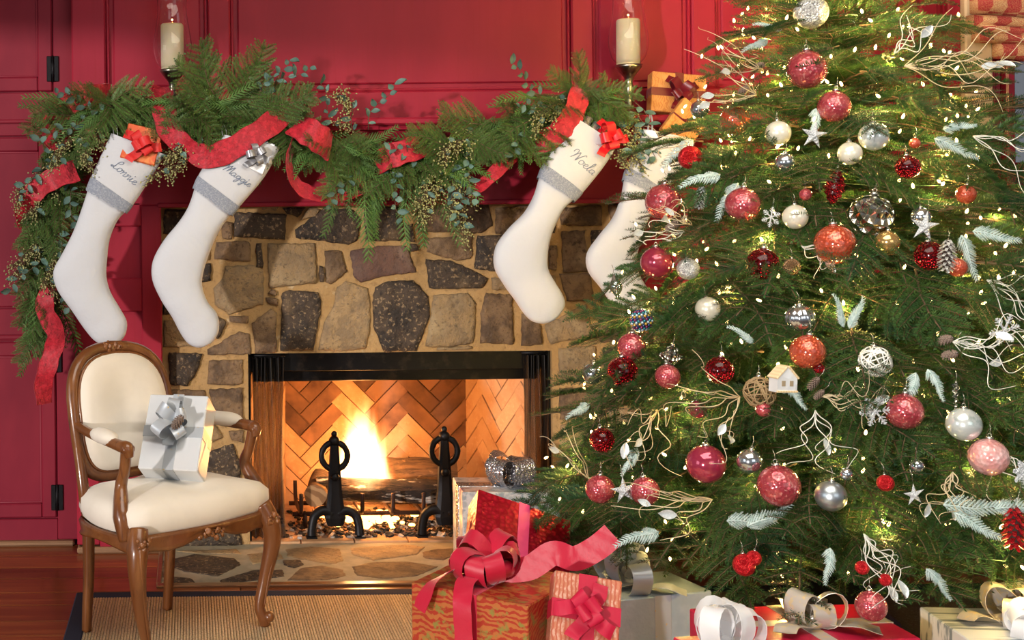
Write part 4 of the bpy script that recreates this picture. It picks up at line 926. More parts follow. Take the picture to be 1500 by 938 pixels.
for _i in range(46):
    _p = V((_r.gauss(0, .016), abs(_r.gauss(.05, .03)), _r.gauss(0, .014))); SEEDB.tube([V((0, _p.y*.4, 0)), _p], .0006, 3, m=0, cap=False); SEEDB.lathe([(0, 0), (.0030, .003), (.0030, .006), (.001, .0085), (0, .009)], 6, _p, Euler((_r.uniform(-1, 1), _r.uniform(-1, 1), 0)), m=1)
SEEDM = SEEDB.mesh('seed_cluster', [BRK, SEED])
def orient(p, ydir, zdir=V((0, -1, .3)), sc=1.0, roll=0.0):
    y = V(ydir).normalized(); z = V(zdir); z = (z-y*z.dot(y)).normalized(); x = y.cross(z); m = Matrix((x, y, z)).transposed()
    if roll: m = m@Matrix.Rotation(roll, 3, 'Y')
    return Matrix.Translation(p)@(m*sc).to_4x4()
GL_ = thing('garland', 'fir, cedar and seeded eucalyptus garland draped along the mantel and down its end', 'garland', at(500, 180, -.25))
GI = wmat(GL_).inverted(); grd = random.Random(21)
core = [(58, 480), (60, 400), (70, 320), (82, 240), (105, 175), (150, 158), (220, 160), (300, 160), (370, 172), (430, 205), (500, 218), (560, 232), (620, 235), (680, 215), (740, 190), (800, 158), (860, 142), (915, 150)]
def coreY(x): return -.23 if x > 110 else -.10
CP = spline([at(x, y, coreY(x)-.06) for x, y in core], 6)
MB().tube(CP, .006, 6).build('core_vine', BRK, GL_)
def put(kind, x, y, dx, dy, sc=1.0, out=0.35, Y=None):
    p = at(x, y, (coreY(x)-.06) if Y is None else Y); d = V((dx, -out, -dy)).normalized(); z = V((grd.uniform(-.3, .3), -1, .35))
    me = grd.choice(FIRM if kind == 'f' else CEDM); return inst('fir_sprig' if kind == 'f' else 'cedar_sprig', me, GL_, GI@orient(p, d, z, sc, grd.uniform(-.4, .4)))
def euc(x, y, dx, dy, n=9, L_=.20, seeds=False, Y=None, out=.35):
    p = at(x, y, (coreY(x)-.075) if Y is None else Y); d = V((dx, -out, -dy)).normalized(); q = d.cross(V((0, 1, 0))).normalized()
    P = [p+d*(L_*i/6)+q*(.02*math.sin(i*.9))+V((0, 0, -.015*(i/6)**2)) for i in range(7)]
    st = MB().tube(P, [.0018, .0008], 5).build('eucalyptus_sprig', BRK, GL_)
    SI = GI
    for i in range(n):
        f = (i+1)/n*5.99; k = int(f); b = P[k].lerp(P[k+1], f-k); s = 1 if i % 2 else -1
        dd = (d*.55+q*s*.8+V((grd.uniform(-.3, .3), -.3+grd.uniform(-.4, .3), grd.uniform(-.3, .3)))).normalized()
        inst('leaf', grd.choice(LEAFM), st, GI@orient(b, dd, V((grd.uniform(-.8, .8), -1, grd.uniform(-.4, .9))), grd.uniform(.75, 1.15)))
    if seeds:
        for i in (1, 2, 3, 4, 5, 6):
            inst('seed_cluster', SEEDM, st, GI@orient(P[i], (d+q*grd.uniform(-.9, .9)+V((0, 0, -.3))).normalized(), V((0, -1, 0)), grd.uniform(.7, 1.0)))
# along the shelf, sprigs lie outwards and droop; the middle hangs in front of the frieze
for i in range(0, len(CP)-1):
    x = 58+(985-58)*0
    p = CP[i]; t = (CP[i+1]-p).normalized()
    vert = p.x < at(100, 300, -.1).x
    for s in (-1, 1):
        for kk in range(2):
            if vert: d = V((s*grd.uniform(.15, .6), -.35, -grd.uniform(.5, 1)))
            else: d = V((s*grd.uniform(.3, 1.0), -grd.uniform(.15, .5), grd.uniform(-.75, .30)))
            if p.x > at(885, 150, -.25).x and (d.x > 0 or d.z > -.1): d.x = -abs(d.x); d.z = -abs(d.z)-.2
            kind = grd.random(); me = grd.choice(FIRM if kind < .45 else CEDM[:2]); scl = grd.uniform(.55, .85) if vert else grd.uniform(.6, .95)
            inst('fir_sprig' if kind < .45 else 'cedar_sprig', me, GL_, GI@orient(p+V((0, grd.uniform(-.01, .02), grd.uniform(-.01, .02))), d, V((grd.uniform(-.4, .4), -1, .5)), scl, grd.uniform(-.5, .5)))
for a in ((300, 150, .15, -1, 1.0), (325, 150, -.35, -.9, 1.15), (335, 150, .55, -.7, 1.1), (350, 155, .35, -.9, 1.0), (310, 140, -.7, -.6, .9), (440, 180, .05, -1, .6), (850, 150, -.1, -1, .75), (845, 140, -.7, -.5, .6), (890, 140, -.2, -.8, .5), (700, 190, -.8, -.25, .9), (720, 180, -1, -.2, 1.0), (660, 215, .6, .6, .7)): put('f', *a)
for a in ((510, 250, -.10, 1, .9), (535, 255, .05, 1, 1.0), (545, 270, .1, 1, 1.05), (560, 260, -.25, 1, .9), (600, 260, -.2, 1, 1.05), (620, 250, -.05, 1, 1.1), (640, 250, .1, 1, .9), (505, 250, -.3, 1, .8), (490, 240, -.3, 1, .7), (735, 190, .1, 1, .85), (760, 195, .15, 1, .8), (390, 190, .1, 1, .6), (185, 175, -.1, 1, .8), (205, 165, .1, 1, .7), (230, 165, .3, .8, .6), (75, 290, .1, 1, .9), (62, 400, 0, 1, 1.0), (78, 400, .3, 1, 1.0), (70, 440, .15, 1, .9), (165, 185, -.05, 1, 1.0)): put('c', *a)
for a in ((160, 160, -1, -.3), (130, 165, -.8, .5), (380, 150, .5, -.9), (390, 140, .6, -.5), (500, 190, -.5, -.9), (540, 190, .4, -1), (520, 230, -.4, .8), (560, 240, .3, .8), (640, 230, -.8, -.1), (650, 230, .2, .9), (665, 215, .3, .7), (680, 240, -.1, 1), (800, 140, -.7, -.5), (790, 160, -.5, .8), (830, 150, -.9, .1), (930, 150, .3, .9), (900, 160, .5, .7), (930, 165, .1, 1), (80, 210, -.4, .8), (85, 250, .4, .8), (75, 330, .3, .7), (65, 360, -.4, .6), (85, 370, .3, .9)): euc(*a)
for a in ((150, 165, -.25, 1), (120, 170, -.4, 1), (300, 165, -.5, .9), (290, 170, -.35, 1), (270, 185, -.4, 1), (60, 230, -.35, .8), (75, 240, -.25, 1), (60, 330, -.4, .9), (75, 340, .1, 1), (640, 215, -.2, 1), (660, 230, .1, 1), (665, 260, .2, 1), (640, 240, -.2, 1), (700, 180, -.6, .5), (530, 200, -.4, -.8), (885, 155, .3, .8), (915, 160, .2, .9), (830, 130, -.5, .5)): euc(*a, n=4, L_=.16, seeds=True)

# ================================================================ red velvet ribbon woven through it
VELV = M('crushed_velvet', (.36, .004, .016), .55, sheen=.6, layers=[('noise', 55, .42, .62, (.52, .012, .03)), ('noise', 90, .55, .7, (.22, .001, .008))], bump=[('noise', 70, .5, .006)])
VEDG = M('velvet_wire_edge', (.30, .003, .012), .5)
RB = thing('velvet_ribbon', 'wide crushed red velvet ribbon looping through the garland', 'ribbon', at(300, 200, -.32))
def vribbon(pts, w=30, tw=(0, 0), name='loop'):
    ctrl = [at(x, y, (coreY(x)-.10) if len(r) == 0 else coreY(x)-.10+r[0]) for x, y, *r in pts]; P = spline(ctrl, 8); n = len(P); tws = lerp_list(list(tw), n); S = []
    for i in range(n):
        t = (P[min(i+1, n-1)]-P[max(i-1, 0)]).normalized(); s0 = t.cross(V((0, 1, 0))); s0 = s0.normalized() if s0.length > .2 else V((0, 0, 1)); a = tws[i]; S.append((s0*math.cos(a)+V((0, 1, 0))*math.sin(a)).normalized())
    k = mpp(-.3); W = [w*k*(1+.06*math.sin(i*.9)) for i in range(n)]
    m = MB(); m.ribbon(P, S, W, .0016); o = m.build(name, VELV, RB)
    e = MB()
    for sg in (-1, 1): e.tube([P[i]+S[i]*(sg*W[i]/2) for i in range(n)], .0013, 4)
    e.build('wired_edge', VEDG, o)
vribbon([(160, 140, .06), (125, 142, 0), (92, 160, -.02), (78, 185, -.03), (84, 207, -.02), (100, 190, .04)], 34, (.5, .2, .1, .3, 1.2))
vribbon([(112, 250, .02), (78, 262, -.03), (50, 282, -.03), (36, 310, 0), (40, 330, .03)], 31, (.3, -.1, -.2, .4, 1.0))
vribbon([(108, 320, .03), (96, 350, .02), (86, 395, .02), (70, 425, -.01), (66, 455, -.02), (82, 490, -.03), (74, 525, -.03), (64, 560, -.03), (65, 592, -.03)], 27, (.3, .5, .2, -.5, .1, .4, -.2, .3, .8), 'tail')
vribbon([(238, 128, .04), (240, 160, -.01), (248, 190, -.02), (272, 215, -.03), (305, 230, -.05), (345, 215, -.05), (385, 190, -.04), (422, 162, .03)], 34, (.7, .2, .2, -.7, -.1, 0, .1, .3))
vribbon([(432, 182, .0), (450, 192, -.04), (470, 205, -.04), (484, 218, 0)], 40, (.6, .1, .1, .8))
vribbon([(432, 205, .02), (424, 232, .0), (430, 262, -.01), (450, 281, -.01), (490, 288, .01), (530, 278, .03)], 24, (1.2, 1.1, .9, .5, .8, 1.0))
vribbon([(548, 240, .03), (575, 228, -.03), (605, 218, -.03), (636, 210, .02)], 34, (.4, .1, 0, .4))
vribbon([(672, 290, .03), (700, 276, .0), (728, 250, -.01), (752, 226, .02)], 20, (1.1, .9, .4, .1))
vribbon([(850, 120, .05), (848, 142, -.02), (838, 170, -.03), (820, 192, -.03), (795, 208, -.02), (770, 214, .03)], 32, (.8, .2, .1, 0, -.1, .2))
# ================================================================ gifts
def loop_path(c, d, up, L_, h, n=18, t0=0.0):
    return [c+d*(L_*(.5-.5*math.cos(2*PI*i/n)))+up*(h*math.sin(2*PI*i/n)+h*.25*(1-math.cos(2*PI*i/n))) for i in range(n+1)]
def bow(par, c, nrm, size, w, mat, loops=6, tails=2, seed=0, tail_len=1.4, name='bow', tall=.42):
    """ribbon bow on a gift: part 'bow' (the knot) with loops and tails as sub-parts; c and nrm local to par"""
    rd = random.Random(seed); c = V(c); nrm = V(nrm).normalized(); a = nrm.orthogonal().normalized(); b = nrm.cross(a)
    m = MB(); m.ball(c+nrm*(w*.30), w*.36, 12, 8, (1, 1, .8)); k = m.build(name, mat, par, world=False)
    for i in range(loops):
        an = 2*PI*i/loops+rd.uniform(-.2, .2); el = rd.uniform(.15, .55) if i % 2 else rd.uniform(.45, .95); f = a*math.cos(an)+b*math.sin(an)
        d = (f*math.cos(el)+nrm*math.sin(el)).normalized(); up = (nrm*math.cos(el)-f*math.sin(el)).normalized(); L_ = size*rd.uniform(.7, 1.12); P = loop_path(c+nrm*w*.15, d, up, L_, L_*tall*rd.uniform(.7, 1.1))
        n = len(P); W = [w*(.35+.65*min(1, 1.6*math.sin(PI*q/(n-1)))) for q in range(n)]; sv = d.cross(up); tw = rd.uniform(-.5, .5); m = MB(); m.ribbon(P, [(sv+(d*.6+up*.3)*(tw*math.sin(PI*q/(n-1)))).normalized() for q in range(n)], W, .0012); m.build('bow_loop', mat, k, world=False)
    for i in range(tails):
        an = (2*PI*(i+.3)/max(1, tails))+rd.uniform(-.3, .3); f = a*math.cos(an)+b*math.sin(an); g = nrm.cross(f); L_ = size*tail_len
        P = [c+nrm*w*.2+f*(L_*q/10)+nrm*(.10*size*math.sin(q*.9+i)*(q/10)+.004)+g*(.10*size*math.sin(q*.5+i)) for q in range(11)]
        m = MB(); m.ribbon(P, g, w*.9, .0012); m.build('bow_tail', mat, k, world=False)
    return k
def gift(label, loc, size, rot, paper, rib, rw, bands='xy', grp=None, zb=None, bow_args=None, bowc=None, bown=None, cat='gift box'):
    """wrapped box, origin at the middle of its underside; bands: 'x' runs along x over top, 'y' along y over top, 'f' round the front and top"""
    t = thing('gift', label, cat, loc, rot, grp); sx, sy, sz = size; e = .0014
    m = MB(); m.box((0, 0, sz/2), size, bev=.003); bx_ = m.build('box', paper, t, world=False)
    for s in (-1, 1):                                   # folded paper ends
        m = MB(); x = s*(sx/2+.0008); m.add([(x, -sy/2+.004, .004), (x, sy/2-.004, .004), (x, sy*.06, sz*.52), (x, -sy*.06, sz*.52), (x+s*.0012, 0, sz*.48)], [(0, 1, 4), (1, 2, 4), (2, 3, 4), (3, 0, 4)]); m.build('folded_end', paper, t, world=False)
    def band(ax):
        m = MB()
        if ax == 'x': m.box((0, 0, sz/2), (sx+2*e+.001, rw, sz+2*e))
        if ax == 'y': m.box((0, 0, sz/2), (rw, sy+2*e, sz+2*e))
        if ax == 'z': m.box((0, 0, zb or sz/2), (sx+2*e, sy+2*e, rw))
        m.build('ribbon_band', rib, t, world=False)
    for ax in bands: band(ax)
    if bow_args: bow(t, bowc or (0, 0, sz+e), bown or (0, 0, 1), mat=rib if 'mat' not in bow_args else bow_args['mat'], **{k: v for k, v in bow_args.items() if k != 'mat'})
    return t
def quad(A, B, D, z):                                   # box top from three pixel corners at height z -> centre, size, angle
    a, b, d = onz(*A, z), onz(*B, z), onz(*D, z); u, v = b-a, d-a; c = a+u/2+v/2; return V((c.x, c.y, 0)), u.length, v.length, math.atan2(u.y, u.x)
FZ = .0125
GOLDRED = M('gold_red_paper', (.50, .16, .05), .32, .45, layers=[('ring', (26, 26, 26), .35, .65, (.42, .045, .025), 9), ('noise', 40, .52, .66, (.28, .24, .06))], bump=[('noise', 60, .1, .003)])
SATIN = M('red_satin', (.46, .006, .033), .45, sheen=.3, bump=[('noise', 12, .25, .01)])
REDFOIL = M('red_foil_paper', (.46, .006, .03), .28, .5, layers=[('voro', 70, .2, .6, (.30, .002, .015))], bump=[('voro', 70, .5, .003)])
PINKR = M('pink_ribbon', (.75, .06, .20), .35)
SNOWP = M('silver_snow_paper', (.62, .68, .72), .3, .55, layers=[('voro', 32, .25, .5, (.90, .93, .95)), ('noise', 24, .5, .6, (.45, .55, .62)), ('noise', 9, .58, .66, (.50, .30, .42))])
SEQ = M('silver_sequin', (.72, .72, .74), .22, .85, layers=[('voro', 120, .2, .6, (.40, .40, .44))], bump=[('voro', 120, 1, .004)])
COPPER = M('copper_print_paper', (.68, .26, .15), .34, .5, layers=[('noise', 60, .45, .6, (.80, .45, .33)), ('wave', (30, 30, 30), .5, .8, (.60, .16, .09), 6)])
SHEER = M('sheer_red_ribbon', (.55, .01, .05), .45, alpha=.82)
BLUES = M('blue_silver_foil', (.42, .53, .62), .28, .35, layers=[('noise', 7, .4, .65, (.56, .67, .75))], bump=[('noise', 14, .35, .012)])
SILR = M('silver_ribbon_gold_trees', (.46, .50, .54), .35, .3, layers=[('voro', 38, .16, .10, (.62, .46, .22)), ('noise', 90, .5, .65, (.46, .50, .54))])
CRIM = M('crimson_paper', (.48, .012, .05), .35, layers=[('noise', 30, .4, .7, (.40, .008, .04))])
GSIL = M('silver_gold_ribbon', (.58, .53, .46), .32, .35, layers=[('noise', 55, .52, .62, (.70, .56, .32))])
BIRCH = M('brushed_white_paper', (.72, .74, .74), .4, .25, layers=[('noise', (3, 40, 8), .52, .62, (.22, .27, .29)), ('noise', (3, 60, 8), .6, .7, (.88, .9, .9))])
ORGZ = M('white_organza', (.90, .92, .95), .5, alpha=.6)
KRAFT = M('gold_print_paper', (.50, .22, .06), .45, layers=[('wave', (34, 34, 34), .6, .75, (.42, .15, .035), 14), ('noise', 30, .45, .7, (.56, .27, .09))])
MAROON = M('maroon_satin', (.12, .003, .010), .35, sheen=.2)
SILW = M('pale_silver_paper', (.70, .74, .77), .32, .3, layers=[('noise', 6, .4, .7, (.75, .77, .79))])
ORNG = M('orange_red_paper', (.62, .10, .03), .4, .2, layers=[('noise', 40, .45, .65, (.66, .22, .06))])
c, sx, sy, a = quad((595, 852), (765, 887), (690, 816), .27)
g1 = gift('large gold and red patterned gift with big red satin bow', c+V((0, 0, FZ)), (sx, sy, .2575), (0, 0, a), GOLDRED, SATIN, .052, 'y')
kb = bow(g1, (-.005, -.01, .262), (.0, -.3, 1), .118, .052, SATIN, 11, 0, 4, tall=.36)
for P, wv in (((( .02, -.0, .285), (-.06, -.09, .295), (-.10, -.165, .27), (-.125, -.195, .20)), .05), (((.02, 0, .285), (.09, .02, .30), (.15, .04, .345), (.20, .06, .335), (.25, .08, .365), (.29, .10, .405)), .064), (((.0, -.02, .285), (-.02, -.12, .285), (-.005, -.183, .24), (0, -.187, .15), (0, -.186, .02)), .052)):
    m = MB(); Q = spline([V(p) for p in P], 8); m.ribbon(Q, V((.8, -.1, .5)) if wv == .05 else (V((-.35, .1, .9)) if wv > .055 else V((1, 0, 0))), wv, .0014); m.build('bow_tail', SATIN, kb, world=False)
c = at(750, 776, -1.0); g2 = gift('red foil gift with pink band propped behind the large gold gift', (c.x, c.y, c.z-.055), (.29, .20, .09), (math.radians(38), math.radians(19), math.radians(-4)), REDFOIL, PINKR, .034, 'y')
A = onz(680, 720, .305); g3 = gift('silver snowflake gift with sparkling silver bow on the hearth', (A.x+.17, A.y+.125, .008), (.33, .24, .29), (0, 0, math.radians(-4)), SNOWP, SEQ, .06, 'x', bow_args=dict(size=.105, w=.075, loops=6, tails=2, seed=3), bowc=(.03, 0, .293))
c = at(852, 912, -1.62); g4 = gift('small copper print gift with sheer red ribbon before the large gold gift', (c.x-.030, c.y-.05, .022), (.165, .10, .335), (math.radians(-24), math.radians(7), math.radians(-12)), COPPER, SHEER, .045, 'yz', bow_args=dict(size=.06, w=.04, loops=4, tails=4, seed=8, tail_len=1.3, tall=.3), zb=.245, bowc=(0, -.052, .245), bown=(0, -1, 0))
a_, b_, c_ = onz(835, 850, .23), onz(897, 881, .23), onz(1043, 866, .23); u = c_-b_; v = a_-b_; ang = math.atan2(u.y, u.x); cc = b_+u/2+V((-math.sin(ang), math.cos(ang), 0))*.10
g5 = gift('blue silver foil gift with ribbon printed with gold trees', (cc.x, cc.y, FZ), (u.length, .20, .2175), (0, 0, ang), BLUES, SILR, .050, 'y', bow_args=dict(size=.115, w=.052, loops=5, tails=3, seed=14, tail_len=1.35, tall=.36), bowc=(-.045, -.005, .22))
cc = onz(1185, 925, .26); g6 = gift('wide crimson gift with silver and gold bow under the tree front', (cc.x+.01, cc.y+.06, FZ), (.44, .26, .2475), (0, 0, math.radians(3)), CRIM, GSIL, .038, 'xy', bow_args=dict(size=.085, w=.058, loops=5, tails=3, seed=22, tail_len=1.7, tall=.42), bowc=(.02, -.02, .25))
cc = onz(1345, 893, .27); g7 = gift('brushed white gift with silver bow at the tree edge', (cc.x+.20, cc.y-.13, FZ), (.40, .26, .2575), (0, 0, math.radians(-6)), BIRCH, GSIL, .05, 'y', bow_args=dict(size=.105, w=.055, loops=6, tails=3, seed=31, tail_len=1.3, tall=.45), bowc=(-.02, .02, .26))
bow(g7, (-.05, -.07, .262), (0, -.3, 1), .07, .05, ORGZ, 6, 2, 33, 1.2, tall=.5)
cc = onz(1045, 930, .27); g8 = gift('crimson gift with loose white organza bow before the blue silver gift', (cc.x+.02, cc.y-.05, FZ), (.20, .16, .248), (0, 0, math.radians(8)), CRIM, ORGZ, .04, 'y', bow_args=dict(size=.125, w=.046, loops=6, tails=3, seed=45, tail_len=1.3, tall=.5), bowc=(-.01, .0, .251))
c = at(989, 124, -.20); g9 = gift('gold print gift with maroon bow leaning on the mantel shelf', (c.x, c.y+.0, zs+.004), (.195, .055, .150), (math.radians(-10), math.radians(6), math.radians(-3)), KRAFT, MAROON, .030, 'yz', bow_args=dict(size=.062, w=.032, loops=4, tails=3, seed=51, tail_len=1.1, tall=.3), bowc=(0, -.03, .075), bown=(0, -1, 0))
c = at(258, 655, -1.02); g10 = gift('pale silver gift with pine cone bow leaning on the armchair seat', (c.x-.014, c.y-.01, .489), (.185, .105, .240), (math.radians(-33), 0, math.radians(-16)), SILW, SILR, .034, 'yz', bow_args=dict(size=.075, w=.038, loops=5, tails=2, seed=62, tail_len=1.0, tall=.4), bowc=(0, -.055, .145), bown=(0, -1, 0))
# gifts in the stockings
def sgift(label, px, py, size, rz, ry, paper, rib, rw, bw, seed, tilt=-12):
    c = at(px, py, YS+.002); R = Euler((math.radians(tilt), math.radians(ry), math.radians(rz))).to_matrix(); o = c-R@V((0, 0, size[2]/2))
    return gift(label, o, size, (math.radians(tilt), math.radians(ry), math.radians(rz)), paper, rib, rw, 'z', bow_args=dict(size=bw, w=rw, loops=4, tails=3, seed=seed, tail_len=1.2, tall=.4), bowc=(0, -size[1]/2-.002, size[2]*.45), bown=(0, -1, 0))
sgift('small orange gift with sheer red bow peeking from the stocking', 207, 214, (.125, .055, .13), 0, 14, ORNG, M('sheer_coral', (.72, .03, .03), .45, alpha=.85), .035, .06, 71)
sgift('small silver gift with grey bow tucked in the stocking cuff', 374, 228, (.10, .05, .12), 0, 24, SILW, M('grey_satin', (.30, .31, .34), .3, .4), .024, .05, 72)
sgift('small silver gift with red bow in the stocking beside the tree', 886, 205, (.08, .05, .09), 0, 30, SNOWP, M('bright_red_satin', (.62, .01, .02), .35), .034, .06, 73)
sgift('flat gold gift standing in the stocking behind the tree', 1003, 182, (.12, .03, .15), 0, 40, KRAFT, MAROON, .006, .02, 74)
TLB = ['tallest rolled silver tube in the stocking with the red bow', 'rolled silver tube beside the red bow in the stocking cuff', 'rolled silver tube against the velvet ribbon in the stocking']
for i, (px, py) in enumerate(((864, 172), (875, 180), (856, 182))):
    p = at(px, py, YS-.01); d = (at(px-14, py+24, YS-.005)-p).normalized(); m = MB(); R_ = .014
    fr = frames([p, p+d])[0]; vs = []; F = []; n = 16
    for rr, dd in ((R_, .09), (R_, 0), (R_-.003, 0), (R_-.003, .06)):
        for j in range(n): w = 2*PI*j/n; vs.append(p+d*dd+fr[1]*(rr*math.cos(w))+fr[2]*(rr*math.sin(w)))
    for q in range(3):
        for j in range(n): F.append((q*n+j, q*n+(j+1) % n, (q+1)*n+(j+1) % n, (q+1)*n+j))
    m.add(vs, F, 0, True); solo(m, 'gift_tube', M('silver_tube', (.6, .6, .62), .2, .8), TLB[i], 'tube', 'silver tubes in the stocking')
# ================================================================ christmas tree
TY = -1.0; TX = at(1215, 300, TY).x; TZ = 2.45
def RT(z): return min(.90, .44*(TZ-z))
def topx(p):                                          # photo pixel of a point
    d = p.y+D0; a, b = p.x/d*FPX, (p.z-CH)/d*FPX; return VX+a*_c-b*_s, VY-(a*_s+b*_c)
def clear(p, q):                                      # does a branch from p to q stay above the gifts?
    for f in (.6, .8, 1.0):
        x, y = topx(p.lerp(q, f))
        if 925 < x < 1045 and 75 < y < 172: return False
        if p.lerp(q, f).y > -.75: continue
        if y > (800 if x < 850 else 828 if x < 1060 else 893): return False
    return True
TREE = thing('christmas_tree', 'tall fir tree covered in lights and ornaments beside the fireplace', 'christmas tree', (TX, TY, 0))
m = MB(); m.tube([(TX, TY, .02), (TX+.01, TY, 1.2), (TX, TY, 2.4)], [.05, .035, .008], 10); m.build('trunk', BRK, TREE)
m = MB(); m.lathe([(0, 0), (.17, 0), (.18, .02), (.13, .06), (.08, .10), (.08, .16), (.06, .17), (0, .17)], 24, (TX, TY, FZ)); m.build('stand', IRON, TREE)
NB = M('tree_needle', (.030, .088, .026), .45, rand=.25, layers=[('noise', 22, .35, .7, (.070, .15, .036)), ('noise', 5, .5, .7, (.020, .075, .040))])
nt = NB.node_tree; _b = nt.nodes['Principled BSDF']; _t = nt.nodes.new('ShaderNodeBsdfTranslucent'); _x = nt.nodes.new('ShaderNodeMixShader'); _x.inputs[0].default_value = .35
nt.links.new(_b.inputs['Base Color'].links[0].from_socket, _t.inputs[0]); nt.links.new(_b.outputs[0], _x.inputs[1]); nt.links.new(_t.outputs[0], _x.inputs[2]); nt.links.new(_x.outputs[0], nt.nodes['Material Output'].inputs[0])
LENS = (.10, .16, .24, .32, .40, .48, .56, .64, .72, .80, .88)
BM = []
for i, l in enumerate(LENS):
    BM.append([fir_branch(l, 100+i*3+v, nl=.019, droop=.10+.10*v, gap=.052, step=.0055, ratio=.46, k=4).mesh('branch', [BRK, NB]) for v in (0, 1)])
trd = random.Random(77); TI = wmat(TREE).inverted(); nb = 0; z = .30; tier = 0
while z < 2.42 and nb < 298:
    R = RT(z); n = max(5, int(round(6.2+R*6.2)))
    for i in range(n):
        an = 2*PI*(i/n)+tier*2.4+trd.uniform(-.2, .2); f = z/TZ; el = -.12+f*f*.9+trd.uniform(-.10, .12); L_ = max(.14, (R+.03)*trd.uniform(.84, 1.08))
        d = V((math.cos(an)*math.cos(el), math.sin(an)*math.cos(el), math.sin(el))); up = V((0, 0, 1)); p = V((TX, TY, z+trd.uniform(-.03, .03)-math.sin(el)*.4*L_))
        if an % (2*PI) < PI and trd.random() < .25: continue          # a little thinner towards the wall
        k = min(range(len(LENS)), key=lambda q: abs(LENS[q]-L_))
        # keep branches out of the wall behind
        tip = p+d*L_
        if tip.y > -.12: L_ *= max(.4, (-.12-p.y)/max(.01, d.y*L_)); k = min(range(len(LENS)), key=lambda q: abs(LENS[q]-L_))
        if not clear(p, p+d*L_): continue
        inst('branch', BM[k][trd.randint(0, 1)], TREE, TI@orient(p, d, up, L_/LENS[k], trd.uniform(-.35, .35))); nb += 1
    z += .070; tier += 1
print('BRANCHES', nb, 'tris', sum(len(q.polygons) for b in BM for q in b))
# shorter sprigs that fill the outer surface, their flat faces turned outwards
SPM = [fir_branch(l, 300+i, nl=.021, droop=.22, gap=.034, step=.0050, ratio=.50, sub=False, k=5).mesh('sprig', [BRK, NB]) for i, l in enumerate((.20, .24, .28, .32))]
for i in range(290):
    f = (i+.5)/290; zz = .30+(TZ-.42)*(1-math.sqrt(1-f*.985)); an = -PI/2+((i*.618034) % 1-.5)*1.28*PI; R = RT(zz); r = R*trd.uniform(.60, .84)
    p = V((TX+r*math.cos(an), TY+r*math.sin(an), zz+.03)); out = V((math.cos(an), math.sin(an), 0)); tg = V((-math.sin(an), math.cos(an), 0)); up = V((0, 0, 1))
    d = (out*trd.uniform(.5, 1.0)+tg*trd.uniform(-.9, .9)+up*trd.uniform(-.55, .15)+up*(.5*(zz/TZ)**3)).normalized(); sc_ = trd.uniform(.75, 1.05)*(.55+.45*min(1, R/.5))
    if not clear(p, p+d*(.27*sc_)): continue
    inst('sprig', trd.choice(SPM), TREE, TI@orient(p, d, up+out*trd.uniform(.3, 1.3), sc_, trd.uniform(-.3, .3)))
# fairy lights
BULB = M('warm_bulb', (1, .8, .4), .3, emit=((1, .66, .26), 12)); BULB.cycles.emission_sampling = 'NONE'
WIRE = M('green_wire', (.01, .04, .015), .6)
bm_ = MB().lathe([(0, 0), (.0026, .001), (.0038, .006), (.0028, .011), (0, .015)], 8).mesh('bulb', BULB)
nl_ = 0
for sidx, (off, lab) in enumerate(((0.0, 'warm white fairy light string wound around the tree from the top'), (PI, 'second warm white fairy light string wound between the tree branches'))):
    turns = 11; pts = []; ST_ = thing('string_lights', lab, 'fairy lights', (TX, TY, .30)); SI = wmat(ST_).inverted(); n = 290
    for i in range(n*2):
        f = i/(n*2-1); zz = 2.30-2.02*(1-(1-f)**1.5) if False else 2.30-2.0*(f**.72); an = off+turns*2*PI*f+.1*math.sin(i); r = RT(zz)*(.74+.12*math.sin(i*1.7+sidx))
        p = V((TX+r*math.cos(an), min(TY+r*math.sin(an), -.13), zz+.04*math.sin(i*.37+sidx*2)))
        pts.append(p)
    MB().tube(pts, .0013, 3).build('cable', WIRE, ST_)
    for i in range(n):
        p = pts[i*2]; d = V((trd.uniform(-.5, .5), trd.uniform(-.5, .5), trd.uniform(.2, 1))).normalized(); out = V((p.x-TX, p.y-TY, 0)).normalized()*trd.uniform(.0, .12)
        inst('bulb', bm_, ST_, SI@orient(p+out, d, V((0, -1, .2)), 1.0)@Matrix.Rotation(-PI/2, 4, 'X'))
        if i % 5 == 0 and p.y < TY+.25:
            l = bpy.data.lights.new('fairy_light', 'POINT'); l.energy = 1.75; l.color = (1, .64, .18); l.shadow_soft_size = .01; lo = bpy.data.objects.new('fairy_light', l); COL.objects.link(lo); lo.parent = ST_; lo.location = SI@(p+out*.3); nl_ += 1
print('TREE LIGHTS', nl_)
